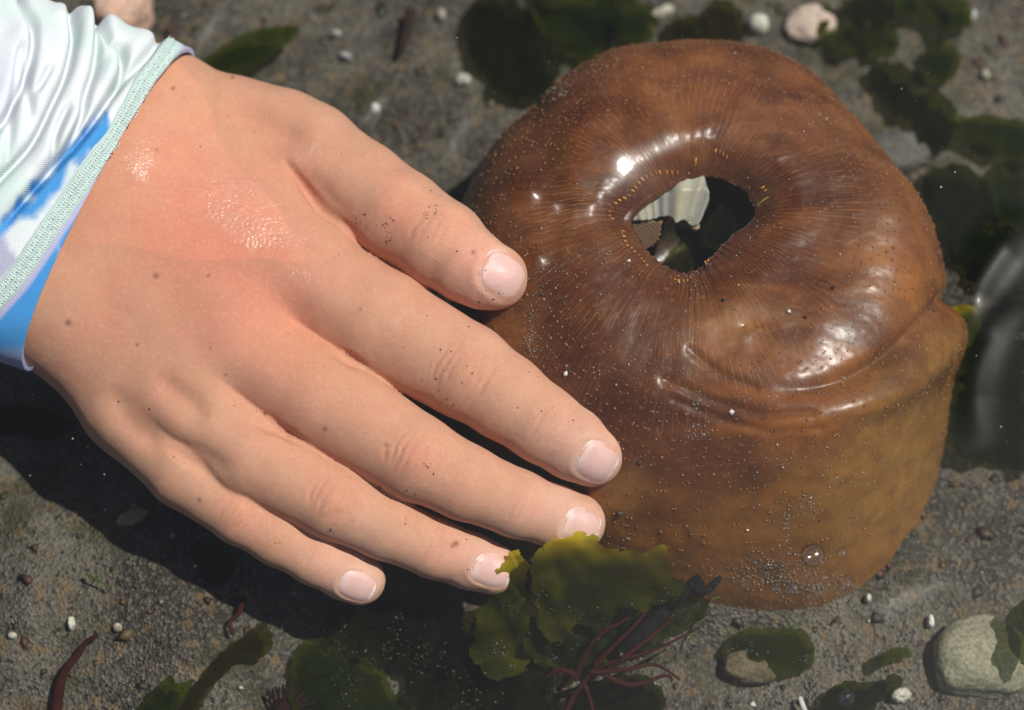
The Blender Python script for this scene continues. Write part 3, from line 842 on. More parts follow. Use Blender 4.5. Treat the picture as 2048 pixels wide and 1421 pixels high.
# nails: frame, outline, bed
NAILS = {'thumb': ((1012, 548), 54, 48, (0.32, -0.10), 0.58), 'index': ((1196, 926), 45, 42, (0.22, 0.26), 0.30), 'middle': ((1164, 1056), 42, 38, (0.16, 0.22), 0.22),
         'ring': ((984, 1144), 44, 33, (0.0, 0.25), 0.10), 'pinky': ((713, 1176), 38, 31, (-0.05, 0.36), 0.30)}
BVH_HAND = BVHTree.FromPolygons([Vector(v) for v in hv], hf.tolist())
nail_frames = {}
hn = vnormals(hv, hf); q = proj(hv)
nd = np.zeros(len(hv))
for nm, (cxy, hl, hw, tilt, _) in NAILS.items():
    h, nr = cam_hit(BVH_HAND, *cxy)
    ch = FINGERS[nm]
    a3 = P(*ch[-1][:3]) - P(*ch[-3][:3])
    n3 = AX_B + AX_X * tilt[0] * 1.0 - AX_U * tilt[1]
    n3 = n3 / np.linalg.norm(n3)
    a3 = a3 - (a3 @ n3) * n3; a3 /= np.linalg.norm(a3)
    l3 = np.cross(n3, a3); k = 1 / pxcm(h)
    nail_frames[nm] = (h, a3, l3, n3, hl * k, hw * k)
    rel = hv - h
    u = (rel @ l3) / (hw * k); w = (rel @ a3) / (hl * k); dz = rel @ n3
    r_ = (np.abs(u) ** 2.6 + np.abs(w) ** 2.6) ** (1 / 2.6)
    ok = (np.abs(dz) < 0.5) & (hn @ n3 > 0.1)
    back = sstep(0.5, -0.4, w)
    nd += ok * (-0.014 * np.exp(-((r_ - 0.97) / 0.06) ** 2) * (0.5 + 0.5 * back) + 0.016 * np.exp(-((r_ - 1.16) / 0.13) ** 2) * (0.35 + 0.65 * back))
hv = hv + hn * nd[:, None]
hn = vnormals(hv, hf); q = proj(hv)
BVH_HAND = BVHTree.FromPolygons([Vector(v) for v in hv], hf.tolist())
# skin colour
SK = np.array([0.58, 0.308, 0.198])
hc = np.tile(SK, (len(hv), 1))
def skin(col, cx, cy, rx, ry, ang, a):
    global hc
    c_, s_ = math.cos(ang), math.sin(ang)
    dx, dy = q[:, 0] - cx, q[:, 1] - cy
    u = (dx * c_ + dy * s_) / rx; w = (-dx * s_ + dy * c_) / ry
    m_ = (a * np.exp(-(u * u + w * w)))[:, None]
    hc = hc * (1 - m_) + np.asarray(col) * m_
PINK, ORNG, PALE, BRWN_SHADE = (0.64, 0.235, 0.155), (0.62, 0.29, 0.15), (0.70, 0.44, 0.34), (0.44, 0.21, 0.13)
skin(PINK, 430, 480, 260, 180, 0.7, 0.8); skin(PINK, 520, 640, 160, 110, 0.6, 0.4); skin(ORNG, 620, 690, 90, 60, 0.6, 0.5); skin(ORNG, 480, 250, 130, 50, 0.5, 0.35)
skin(BRWN_SHADE, 180, 700, 130, 130, 0.6, 0.3); skin(BRWN_SHADE, 380, 800, 60, 34, 0.7, 0.4); skin(BRWN_SHADE, 580, 262, 70, 26, 0.5, 0.4); skin(BRWN_SHADE, 280, 850, 70, 30, 0.6, 0.4)  # brown painted as shade in the hollows and on the lower left
for nm, ch in FINGERS.items():
    skin(PALE, ch[-1][0], ch[-1][1], 90, 80, 0.5, 0.75)
    jx, jy = ch[-5][0], ch[-5][1]
    skin(PINK, jx, jy, 55, 45, 0.5, 0.4)
    skin((0.66, 0.30, 0.23), ch[-3][0] + 20, ch[-3][1] + 8, 40, 40, 0.5, 0.35)
backm = np.exp(-((q[:, 0] - 400) / 330) ** 2 - ((q[:, 1] - 520) / 300) ** 2)
m = (0.50 * (0.25 + 0.75 * backm) * sstep(-0.15, 0.5, fbm(hv * 0.9, 55, 4)))[:, None]; hc = hc * (1 - m) + np.array(PINK) * m
m = (0.32 * sstep(0.0, 0.5, fbm(hv * 2.2, 56, 4)))[:, None]; hc = hc * (1 - m) + np.array((0.52, 0.27, 0.16)) * m
for mx, my, mr in [(137, 646, 6), (312, 552, 5), (346, 177, 3.5), (313, 300, 3), (416, 552, 3), (274, 690, 3), (450, 750, 3), (650, 858, 4), (773, 890, 4), (420, 697, 2.5), (530, 828, 4), (465, 155, 3), (720, 620, 3), (946, 505, 4), (760, 975, 4), (912, 1088, 6), (905, 1092, 4), (399, 1000, 4)]:
    skin((0.10, 0.035, 0.022), mx, my, mr, mr, 0, 0.85)
wet = np.zeros(len(hv))          # places where the skin stands out of the water and glistens
wq_ = q + 26 * np.stack([fbm(hv * 1.5, 91, 4), fbm(hv * 1.5, 95, 4)], -1) + 12 * np.stack([fbm(hv * 6, 92, 3), fbm(hv * 6, 93, 3)], -1)
for poly in ([(412, 345), (450, 332), (500, 350), (560, 400), (600, 440), (640, 490), (600, 498), (540, 488), (490, 502), (445, 490), (420, 440), (408, 390)],
             [(590, 292), (630, 280), (655, 300), (652, 345), (655, 392), (625, 385), (600, 350), (585, 315)],
             [(540, 535), (580, 530), (620, 548), (650, 580), (720, 600), (735, 615), (680, 610), (620, 600), (585, 590), (560, 570)],
             [(245, 300), (290, 262), (322, 275), (318, 320), (285, 378), (262, 355), (242, 335)], [(780, 635), (805, 632), (810, 655), (785, 655)], [(348, 482), (362, 480), (364, 502), (350, 502)]):
    L_ = np.asarray(poly, float)
    d2_, _, _ = poly_dist(wq_, np.concatenate([L_, L_[:1]]), 20)
    wet = np.maximum(wet, sstep(-4, 9, np.where(in_poly(wq_, L_), d2_, -d2_)))
wet *= sstep(0.2, 0.6, hn @ AX_B) * (0.55 + 0.45 * sstep(-0.3, 0.2, fbm(hv * 5, 99, 3)))
person = bpy.data.objects.new('person', None); COL.objects.link(person)
tag(person, 'bare wet hand in a pale tie-dye sleeve, fingers spread onto the brown sea snail', 'person')
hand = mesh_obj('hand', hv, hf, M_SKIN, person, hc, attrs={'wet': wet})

for nm, (h, a3, l3, n3, hl, hw) in nail_frames.items():
    vs, fs, cs = [], [], []
    NR, NA = 16, 56
    for i in range(NR + 1):
        r_ = i / NR
        for j in range(NA):
            t_ = 2 * math.pi * j / NA
            e = sup(np.array([t_]), 2 / 2.6)[0]
            u, w_ = e[0] * r_ * hw, e[1] * r_ * hl
            o_ = Vector(h + l3 * u + a3 * w_ + n3 * 1.2)
            loc, nr, _, _ = BVH_HAND.ray_cast(o_, Vector(-n3))
            if loc is None: loc = Vector(h + l3 * u + a3 * w_)
            dist = e[1] * r_
            vs.append(np.array(loc) + n3 * (0.013 * (1 - r_ ** 8) - 0.003 + 0.006 * max(dist, 0) ** 2))
            free = float(sstep(0.80, 0.90, np.array(dist)))
            lun = float(sstep(-0.45, -0.75, np.array(dist)))
            c = np.array([0.64, 0.395, 0.35]) * (1 - free) + np.array([0.82, 0.72, 0.66]) * free
            cs.append(c * (1 - 0.4 * lun) + 0.4 * lun * np.array([0.78, 0.58, 0.55]))
    for i in range(NR):
        for j in range(NA):
            fs.append([i * NA + j, i * NA + (j + 1) % NA, (i + 1) * NA + (j + 1) % NA, (i + 1) * NA + j][::-1])
    vs = np.array(vs)
    vs = np.concatenate([vs])
    for _ in range(4):   # calm the rows
        g = vs.reshape(NR + 1, NA, 3)
        g[1:-1] = 0.5 * g[1:-1] + 0.25 * (g[:-2] + g[2:]); g[0] = g[1].mean(0)
        g[1:] = 0.6 * g[1:] + 0.2 * (np.roll(g[1:], 1, 1) + np.roll(g[1:], -1, 1))
        vs = g.reshape(-1, 3)
    o = mesh_obj('fingernail', vs, fs, M_NAIL, hand, np.array(cs))

# ------------------------------------------------------------------ the sleeve
NS, NT_ = 330, 620
ss = np.linspace(0, 1, NS); tt = np.linspace(0, 2 * np.pi, NT_, endpoint=False)
top0, bot0 = P(392, 112, 4.5), P(50, 735, 4.2)
top1, bot1 = P(-190, -75, 6.3), P(-500, 560, 5.9)
cen = []
for s_ in ss:
    T = top0 + (top1 - top0) * s_; B = bot0 + (bot1 - bot0) * s_
    c_ = (T + B) / 2; maj = (T - B) / 2
    mn = np.cross(maj / np.linalg.norm(maj), np.array([-0.9, -0.35, 0.0])); mn /= np.linalg.norm(mn)
    if mn[2] < 0: mn = -mn
    cen.append(c_[None] + sup(tt, 0.9)[:, :1] * maj + sup(tt, 0.9)[:, 1:] * mn * (1.66 + 0.35 * s_))
cv = np.array(cen).reshape(-1, 3)
i = (np.arange(NS - 1)[:, None] * NT_); j = np.arange(NT_)[None]; jn = (j + 1) % NT_
cf = np.stack([i + j, i + jn, i + NT_ + jn, i + NT_ + j], -1).reshape(-1, 4)
cn = vnormals(cv, cf)
if (cn[:, 2] * (cv[:, 2] - cv[:, 2].mean())).sum() < 0: cn = -cn; cf = cf[:, ::-1]
q = proj(cv)
up = sstep(-0.55, 0.1, cn @ AX_B)
cd = 0.05 * fbm(cv * 0.7, 61, 3)
VALS = [([(25, -50), (45, 10), (65, 51), (65, 103), (48, 164), (20, 222), (0, 253), (-60, 320)], 9, 0.20), ([(138, 5), (145, 58), (145, 92), (130, 154), (103, 212), (68, 284), (34, 325), (0, 360), (-50, 420)], 8, 0.22),
        ([(99, 137), (85, 165), (68, 192)], 8, 0.12), ([(192, 20), (191, 75), (188, 137), (171, 191), (160, 240), (137, 290), (108, 335)], 8, 0.20),
        ([(190, 20), (210, 70), (219, 92), (239, 99), (244, 137), (236, 171), (205, 219), (171, 267), (137, 308), (106, 337), (55, 395), (0, 460)], 9, 0.24),
        ([(330, 50), (308, 95), (273, 137), (239, 171), (215, 195)], 10, 0.14), ([(106, 335), (104, 294), (116, 256), (137, 212)], 8, 0.16), ([(60, 250), (40, 100), (10, 345)], 8, 0.10)]
for pts, w_, a_ in VALS:
    d_, p_, sd_ = poly_dist(q, smooth_line(pts, 36), 90)
    fade = np.clip(np.minimum(p_ * 2.5, 1 - p_) / 0.15, 0, 1) ** 0.7
    big = np.where(sd_ > 0, 1.25, 0.7)
    cd += up * fade * (-1.5 * a_ * np.exp(-(d_ / (w_ * 0.75)) ** 2) + 0.50 * a_ * big * np.exp(-((d_ - 25) / 22.0) ** 2))
HEM = smooth_line([(350, 84), (316, 127), (287, 170), (236, 262), (174, 351), (104, 449), (80, 486), (34, 553), (0, 592), (-60, 660)], 120)
d_, p_, sd_ = poly_dist(q, HEM[::3], 1e6)
cd += up * 0.02 * np.exp(-(d_ / 40) ** 2)
# the cuff beyond the hem lies slack and lower
hemside = np.where(sd_ < 0, -d_, d_)
cv2 = cv + cn * cd[:, None]
cv2 = relax(cv2, cf, 12, 0.5, False)
# edge rolled inward at the wrist
cv2[:NT_] -= cn[:NT_] * 0.10; cv2[NT_:2 * NT_] -= cn[NT_:2 * NT_] * 0.03
wq = q + 20 * np.stack([fbm(np.concatenate([q * 0.03, 0 * q[:, :1]], 1), 3, 3), fbm(np.concatenate([q * 0.03, 0 * q[:, :1]], 1), 8, 3)], -1)
WHT, MINT, BLUE, LAV, DBLUE = np.array([.63, .67, .69]), np.array([.50, .66, .60]), np.array([.06, .26, .56]), np.array([.39, .39, .56]), np.array([.05, .17, .44])
cc = np.tile(WHT, (len(cv), 1))
def paint(col, m_):
    global cc
    m_ = np.clip(m_, 0, 1)[:, None]; cc = cc * (1 - m_) + np.asarray(col) * m_
nz = fbm(cv * 0.9, 71, 3)
paint(MINT, 0.55 * sstep(-0.2, 0.4, nz)); paint(LAV, 0.12 * sstep(0.1, 0.6, fbm(cv * 0.8, 72, 3)))
paint(LAV, 0.2 * np.exp(-((q[:, 0] - 0) / 60) ** 2 - ((q[:, 1] - 150) / 120) ** 2))
def poly_paint(col, poly, soft, a=1.0):
    L = np.asarray(poly, float)
    d2_, _, _ = poly_dist(wq, np.concatenate([L, L[:1]]))
    sg = np.where(in_poly(wq, L), 1, -1) * d2_
    paint(col, a * sstep(-soft, soft, sg))
poly_paint(BLUE, [(208, 215), (218, 262), (192, 308), (148, 340), (122, 386), (72, 418), (0, 470), (-80, 530), (-80, 500), (0, 440), (104, 345), (150, 288)], 12)
poly_paint(LAV * 0.8, [(0, 470), (34, 505), (36, 535), (0, 562), (-60, 580), (-60, 480)], 10, 0.8)
right = sd_ > 0 if (sd_[np.argmin(np.hypot(q[:, 0] - 100, q[:, 1] - 600))] > 0) else sd_ < 0
paint(LAV, np.where(right, sstep(14, 20, d_), 0) * 1.0)
paint(BLUE, np.where(right, sstep(26, 36, d_), 0) * sstep(300, 420, q[:, 1] + 14 * nz))
poly_paint(LAV * 1.05, [(118, 520), (128, 490), (126, 545), (112, 575)], 7, 0.8)
paint(LAV, sstep(690, 725, q[:, 1] + 10 * nz) * right * 0.8)
sleeve = mesh_obj('sleeve', cv2, cf, M_CLOTH, person, cc)
BVH_SL = BVHTree.FromPolygons([Vector(v) for v in cv2], cf.tolist())
# stitched hem band laid over the sleeve
L = HEM[::1]
tang = np.gradient(L, axis=0); tang /= np.linalg.norm(tang, axis=1)[:, None]; perp = np.stack([-tang[:, 1], tang[:, 0]], -1)
seglen = np.concatenate([[0], np.cumsum(np.hypot(*np.diff(L, axis=0).T))])
NSAMP = int(seglen[-1] / 3); sL = np.linspace(0, seglen[-1], NSAMP)
Lx = np.stack([np.interp(sL, seglen, L[:, c]) for c in (0, 1)], -1); Pp = np.stack([np.interp(sL, seglen, perp[:, c]) for c in (0, 1)], -1)
hvv, hcc, okrow = [], [], []
NW = 19
for k in range(NSAMP):
    row = []
    for m_ in range(NW):
        x = (m_ / (NW - 1)) * 2 - 1
        p_ = Lx[k] + Pp[k] * x * 22
        h, nr = cam_hit(BVH_SL, *p_)
        row.append((h, nr, x))
    mid = NW // 2
    for rng_ in (range(mid + 1, NW), range(mid - 1, -1, -1)):
        for m_ in rng_:
            pm = m_ - 1 if m_ > mid else m_ + 1
            if row[pm][0] is not None and (row[m_][0] is None or np.linalg.norm(row[m_][0] - row[pm][0]) > 0.12):
                row[m_] = (row[pm][0] - 0.01 * row[pm][1], row[pm][1], row[m_][2])
    if all(r[0] is not None for r in row):
        ph = sL[k] / 9.0
        for m_, (h, nr, x) in enumerate(row):
            st = 0.012 * (abs(math.sin(ph * math.pi + (m_ % 2) * 1.5)) ** 2) * (1 if 0.2 < abs(x) < 0.75 else 0.0)
            hvv.append(h + nr * (0.026 * (1 - x ** 8) - 0.002 + st))
            base = np.array([.50, .64, .60]) * (0.80 + 0.24 * (st / 0.012)) if abs(x) < 0.9 else np.array([.55, .56, .68])
            hcc.append(base)
        okrow.append(k)
nr_ = len(okrow)
hff = [[a * NW + b, a * NW + b + 1, (a + 1) * NW + b + 1, (a + 1) * NW + b] for a in range(nr_ - 1) for b in range(NW - 1)]
hvv = np.array(hvv)
g = hvv.reshape(nr_, NW, 3)
for _ in range(6): g[1:-1, [0, 1, 2, -3, -2, -1]] = 0.5 * g[1:-1, [0, 1, 2, -3, -2, -1]] + 0.25 * (g[:-2, [0, 1, 2, -3, -2, -1]] + g[2:, [0, 1, 2, -3, -2, -1]])
g[:, :, 2] += 0.035 * fbm(g.reshape(-1, 3) * 2.2, 303, 3).reshape(nr_, NW)
hvv = g.reshape(-1, 3)
sp_, sn_ = [], []
for a_ in range(1, nr_ - 1, 2):
    for b_ in (4, 7, 11, 14):
        e1, e2 = g[a_ + 1, b_] - g[a_ - 1, b_], g[a_, b_ + 1] - g[a_, b_ - 1]
        nn_ = np.cross(e1, e2); nn_ /= np.linalg.norm(nn_) + 1e-9
        if nn_ @ AX_B < 0: nn_ = -nn_
        sp_.append(g[a_, b_] + 0.008 * nn_); sn_.append(nn_)
v, f, c = blobs(np.array(sp_), np.full(len(sp_), 0.026), np.tile([.66, .76, .74], (len(sp_), 1)), np.array(sn_), 0.7, 0.3)
tag(mesh_obj('stitches', v, f, M_CLOTH, sleeve, c), kind='stuff')
mesh_obj('hem', hvv, hff, M_CLOTH, sleeve, np.array(hcc))

# specks of grit stuck to the skin
SPOTS = [(720, 440, 22, 16), (770, 445, 14, 12), (775, 480, 8, 10), (850, 435, 10, 20), (880, 415, 16, 14), (890, 800, 26, 14), (865, 780, 30, 22), (900, 740, 40, 40), (800, 985, 30, 10), (830, 940, 50, 40), (660, 1060, 10, 6), (980, 590, 40, 14), (1000, 560, 40, 30), (1080, 840, 60, 30)]
gc, gn = [], []
for x, y, rx, ry in SPOTS:
    for k in range(11):
        h, nr = cam_hit(BVH_HAND, x + rng.normal() * rx * 0.6, y + rng.normal() * ry * 0.6)
        if h is not None: gc.append(h); gn.append(nr)
for k in range(90):
    x, y = rng.uniform(150, 1200), rng.uniform(200, 1150)
    h, nr = cam_hit(BVH_HAND, x, y)
    if h is not None: gc.append(h); gn.append(nr)
gc, gn = np.array(gc), np.array(gn)
cols = np.array([[.05, .03, .02], [.10, .05, .03], [.02, .02, .02], [.2, .1, .05]])[rng.integers(0, 4, len(gc))]
v, f, c = blobs(gc, 0.010 + 0.016 * rng.random(len(gc)) ** 2, cols, gn, 0.7)
tag(mesh_obj('grit', v, f, M_GRAIN, None, c, smooth=False), 'tiny dark specks of grit stuck to the skin of the hand', 'grit', kind='stuff')

# sand scattered over the snail
gc, gn, gr, gcol = [], [], [], []
def on_snail(x, y, r, col):
    h, nr = cam_hit(BVH_SNAIL, x, y)
    if h is not None: gc.append(h + nr * r * 0.3); gn.append(nr); gr.append(r); gcol.append(col)
for k in range(520):
    x, y = rng.uniform(920, 1930), rng.uniform(90, 1200)
    if in_poly(np.array([[x, y]]), RIM)[0]: continue
    lite = rng.random()
    on_snail(x, y, 0.010 + 0.018 * rng.random() ** 3, np.array([.42, .36, .30]) * (0.5 + 0.8 * rng.random()) if lite < 0.72 else np.array([.03, .03, .035]))
for x, y, sx, sy, n_ in [(1060, 680, 8, 30, 70), (1130, 545, 50, 25, 60), (1395, 800, 14, 10, 40), (1390, 865, 20, 12, 50), (1530, 940, 25, 30, 40), (1610, 1020, 20, 18, 60), (1575, 1050, 6, 28, 50), (1650, 790, 60, 25, 60), (1700, 930, 60, 50, 90),
                         (1560, 1140, 50, 18, 260), (1600, 1170, 70, 16, 300), (1650, 1185, 50, 14, 200), (1110, 180, 18, 10, 90), (1640, 240, 30, 25, 60), (1230, 520, 30, 20, 40), (1330, 700, 60, 60, 60), (1500, 470, 60, 40, 70), (1380, 560, 20, 14, 30)]:
    for k in range(n_):
        on_snail(x + rng.normal() * sx, y + rng.normal() * sy, 0.010 + 0.016 * rng.random() ** 2, GRAIN_COLS[rng.choice(9, p=GRAIN_P)] * 1.6 + 0.03)
for x, y, r, c in [(1666, 577, .06, (.01, .01, .012)), (1445, 601, .045, (.01, .01, .012)), (1610, 636, .035, (.015, .01, .012)), (1463, 825, .07, (.6, .55, .5)), (1132, 748, .06, (.7, .66, .6)), (1257, 523, .05, (.7, .6, .55)), (1577, 623, .05, (.6, .55, .5)), (1240, 1026, .09, (.05, .05, .05)), (1280, 925, .05, (.06, .06, .06)), (1085, 590, .05, (.04, .05, .06)), (1085, 575, .035, (.05, .06, .07)), (1495, 1060, .04, (.7, .65, .6))]:
    on_snail(x, y, r, np.array(c))
v, f, c = blobs(np.array(gc), np.array(gr), np.array(gcol), np.array(gn), 0.75)
tag(mesh_obj('sand_grains', v, f, M_GRAIN, None, c, smooth=False), 'pale and black sand grains sprinkled over the brown snail', 'sand grains', kind='stuff')

# ------------------------------------------------------------------ seaweed, strands, stones
def gz(px, py, lift):
    """height of the bottom (plus lift) under the sight line of a pixel"""
    z = np.zeros(np.shape(px))
    for _ in range(4):
        p = P(px, py, z + lift); z = ground_h(p[..., 0], p[..., 1])
    return z + lift

def weed(name, poly, mat, label, lift=0.25, ruffle=0.18, freq=0.016, jag=4, seed=1, zf=None, cat='seaweed', group='pieces of seaweed'):
    r4 = np.random.default_rng(seed); ph = r4.random(6) * 6.28
    def z(px, py):
        b = gz(px, py, lift) if zf is None else zf(px, py)
        q_ = np.stack([px * freq, py * freq, np.full(np.shape(px), seed * 3.1)], -1)
        return b + ruffle * (fbm(q_, seed, 2) * 1.6 + 0.12 * fbm(q_ * 3.1, seed + 40, 2)) + 0.25 * ruffle * np.sin(px * freq * 4 + py * freq * 3 + ph[0])
    w, f, p2, dd = sheet_mesh(poly, z, 5.0, jag, seed)
    if zf is None:
        w[:, 2] = np.maximum(w[:, 2], ground_h(w[:, 0], w[:, 1]) + 0.03)
    upper = sstep(0.32, 0.0, (p2[:, 1] - p2[:, 1].min()) / np.ptp(p2[:, 1])) if mat is M_OLIVEWEED else 0.35  # yellow backlight painted along the top of olive sheets
    o = mesh_obj(name, w, f, mat, None, attrs={'edge': np.exp(-(dd / (45 if mat is M_OLIVEWEED else 12)) ** 2) * upper})
    WEEDS.append((BVHTree.FromPolygons([Vector(v_) for v_ in w], [list(t_) for t_ in f]), p2.min(0), p2.max(0)))
    return tag(o, label, cat, group)

WEEDS = []
W = weed
W('kelp', [(395, 128), (440, 95), (500, 62), (560, 52), (596, 54), (588, 78), (545, 110), (500, 138), (455, 150), (410, 150)], M_GREENWEED, 'dark green pointed seaweed blade beside the top of the sleeve hem', 0.8, 0.08, seed=2, jag=2)
W('seaweed', [(1062, -20), (1150, -10), (1240, -20), (1310, 20), (1312, 62), (1280, 90), (1225, 82), (1190, 118), (1140, 112), (1105, 70), (1070, 50)], M_GREENWEED, 'bright green ruffled seaweed above the top edge of the snail', 0.5, 0.35, 0.02, 7, 3)
W('seaweed', [(935, 10), (1000, -10), (1065, 30), (1100, 90), (1120, 150), (1075, 200), (1000, 190), (960, 140), (930, 80)], M_DARKWEED, 'blackish seaweed clump at the upper left edge of the snail', 0.3, 0.25, 0.02, 6, 4)
W('seaweed', [(1425, 0), (1465, 5), (1490, 40), (1480, 95), (1450, 105), (1420, 60)], M_BROWNWEED, 'brown seaweed scrap left of the round white shell', 0.3, 0.2, 0.02, 5, 5)
W('seaweed', [(1640, 20), (1665, 15), (1655, 60), (1700, 50), (1760, 40), (1800, 70), (1790, 105), (1720, 112), (1665, 95), (1640, 70)], M_GREENWEED, 'green seaweed curling beside the pale pink shell', 0.4, 0.35, 0.022, 6, 6)
W('seaweed', [(1790, -10), (1860, -15), (1935, 5), (1940, 50), (1900, 62), (1850, 40), (1800, 30)], M_GREENWEED, 'green seaweed at the top edge left of the white shell chip', 0.5, 0.3, 0.02, 6, 7)
W('seaweed', [(1850, 95), (1905, 90), (1920, 125), (1900, 165), (1860, 162), (1842, 130)], M_GREENWEED, 'small green seaweed scrap under the white shell chip', 0.4, 0.2, 0.02, 5, 8)
W('seaweed', [(1745, 130), (1800, 125), (1850, 160), (1845, 210), (1810, 235), (1770, 215), (1740, 170)], M_DARKWEED, 'dark seaweed loop by the upper right shoulder of the snail', 0.3, 0.25, 0.02, 6, 9)
W('seaweed', [(1900, 240), (1960, 232), (2070, 250), (2070, 320), (2000, 322), (1945, 300)], M_GREENWEED, 'flat green seaweed lying at the right edge, upper part', 0.4, 0.25, 0.018, 6, 10)
W('seaweed', [(1850, 345), (1920, 330), (1975, 365), (1985, 430), (1960, 490), (1905, 520), (1870, 480), (1848, 410)], M_DARKWEED, 'broad dark green seaweed beside the right flank of the snail', 0.4, 0.3, 0.016, 6, 11)
W('seaweed', [(1905, 640), (1960, 600), (2070, 590), (2070, 760), (2070, 930), (1985, 930), (1920, 915), (1905, 830), (1930, 740)], M_DARKWEED, 'large blackish green seaweed against the right edge below the ledge', 0.5, 0.3, 0.012, 6, 12)
W('seaweed', [(1905, 620), (1945, 610), (1960, 650), (1935, 690), (1905, 680)], M_OLIVEWEED, 'small bright yellow green seaweed tip touching the right ledge of the snail', 1.6, 0.2, 0.03, 4, 13)
W('seaweed', [(1925, 470), (1985, 455), (2070, 470), (2070, 570), (2000, 590), (1940, 560), (1915, 515)], M_DARKWEED, 'dark seaweed at the right edge above the large blackish piece', 0.6, 0.3, 0.014, 6, 31)
W('seaweed', [(1985, 330), (2070, 340), (2070, 460), (2010, 450), (1975, 400)], M_GREENWEED, 'green seaweed at the right edge between two dark pieces', 0.5, 0.3, 0.014, 6, 32)
W('seaweed', [(1840, 190), (1885, 180), (1915, 230), (1890, 300), (1850, 310), (1825, 250)], M_DARKWEED, 'narrow dark seaweed close to the upper right flank of the snail', 0.4, 0.25, 0.016, 6, 33)
W('seaweed', [(1690, 0), (1760, -15), (1800, 20), (1760, 45), (1700, 40)], M_DARKWEED, 'dark seaweed scrap at the top edge right of the pinkish stone', 0.4, 0.25, 0.016, 6, 34)
W('seaweed', [(1330, 50), (1400, 30), (1430, 70), (1400, 110), (1350, 105)], M_BROWNWEED, 'brown seaweed patch behind the top of the snail', 0.3, 0.2, 0.016, 6, 35)
W('seaweed', [(1400, 470), (1440, 410), (1480, 400), (1500, 430), (1470, 480), (1430, 500)], M_DARKWEED, 'dark green weed deep inside the opening of the snail', 0.3, 0.15, 0.02, 3, 36, lambda x, y: 3.9 + 0 * x)
# bottom edge
zt = lambda z0, z1, y0, y1: (lambda px, py: z0 + (z1 - z0) * np.clip((py - y0) / (y1 - y0), 0, 1))
W('sea_lettuce', [(978, 1190), (996, 1156), (1008, 1122), (1030, 1106), (1050, 1120), (1056, 1150), (1046, 1185), (1060, 1240), (1066, 1300), (1040, 1350), (985, 1360), (948, 1320), (946, 1250)], M_OLIVEWEED, 'yellow green sea lettuce flap touching the ring fingertip', 0.4, 0.16, 0.02, 7, 14, zt(2.95, 0.9, 1110, 1320))
W('sea_lettuce', [(1062, 1130), (1088, 1090), (1112, 1076), (1160, 1069), (1194, 1076), (1214, 1098), (1248, 1104), (1284, 1104), (1310, 1096), (1338, 1090), (1336, 1118), (1342, 1150), (1370, 1172), (1350, 1196), (1310, 1190), (1290, 1226), (1240, 1215), (1205, 1262), (1150, 1250), (1120, 1290), (1080, 1262), (1072, 1200)], M_OLIVEWEED, 'broad bright yellow green sea lettuce covering the middle fingertip', 0.4, 0.20, 0.016, 8, 15, zt(3.75, 1.0, 1080, 1330))
W('sea_lettuce', [(1050, 1170), (1120, 1160), (1220, 1170), (1330, 1150), (1400, 1180), (1420, 1220), (1370, 1260), (1290, 1300), (1200, 1330), (1110, 1340), (1050, 1300), (1035, 1230)], M_GREENWEED, 'deep green sea lettuce sheet below the middle finger', 0.4, 0.28, 0.02, 7, 16, zt(2.0, 0.8, 1170, 1340))
W('sea_lettuce', [(960, 1240), (1030, 1260), (1080, 1330), (1120, 1400), (1100, 1450), (1000, 1460), (950, 1400), (935, 1310)], M_DARKWEED, 'dark green sea lettuce under the ring finger at the bottom edge', 0.5, 0.28, 0.02, 7, 17)
W('sea_lettuce', [(650, 1235), (720, 1205), (800, 1200), (860, 1215), (880, 1260), (860, 1310), (800, 1330), (740, 1320), (680, 1290)], M_DARKWEED, 'dark green sea lettuce just below the little fingertip', 0.6, 0.25, 0.02, 7, 18)
W('sea_lettuce', [(590, 1300), (640, 1280), (700, 1310), (760, 1340), (800, 1400), (790, 1450), (600, 1460), (580, 1380)], M_GREENWEED, 'mid green sea lettuce sheet at the bottom edge below the little finger', 0.5, 0.25, 0.018, 7, 19)
W('sea_lettuce', [(800, 1290), (870, 1240), (930, 1270), (960, 1330), (940, 1400), (880, 1440), (820, 1400)], M_DARKWEED, 'crumpled dark sea lettuce between two green sheets at the bottom', 0.6, 0.3, 0.022, 7, 20)
W('sea_lettuce', [(1130, 1400), (1200, 1360), (1290, 1350), (1330, 1400), (1300, 1450), (1140, 1450)], M_DARKWEED, 'dark sea lettuce under the red branching weed', 0.3, 0.2, 0.02, 6, 21)
W('sea_lettuce', [(1445, 1305), (1470, 1270), (1500, 1256), (1560, 1258), (1610, 1262), (1628, 1290), (1622, 1335), (1580, 1352), (1540, 1335), (1490, 1322)], M_GREENWEED, 'oval green sea lettuce leaf below the snail, left of the big stone', 0.35, 0.14, 0.02, 3, 22)
W('seaweed', [(1742, 1318), (1775, 1300), (1810, 1296), (1822, 1312), (1790, 1322), (1755, 1335)], M_GREENWEED, 'narrow green seaweed strip left of the big pale stone', 0.3, 0.12, 0.03, 3, 23)
W('seaweed', [(1640, 1400), (1690, 1360), (1740, 1365), (1790, 1350), (1800, 1375), (1760, 1400), (1730, 1450), (1640, 1450)], M_DARKWEED, 'dark green seaweed with a bubble at the bottom edge', 0.4, 0.25, 0.025, 5, 24)
W('kelp', [(-20, 812), (60, 815), (125, 830), (140, 855), (100, 880), (40, 872), (-20, 868)], M_BROWNWEED, 'olive brown seaweed blade at the left edge under the hand', 0.5, 0.1, 0.02, 3, 25)
W('kelp', [(275, 1430), (300, 1390), (338, 1352), (352, 1368), (386, 1360), (370, 1395), (340, 1430)], M_GREENWEED, 'green notched seaweed blade at the bottom edge, lower left', 0.6, 0.12, 0.02, 3, 26)
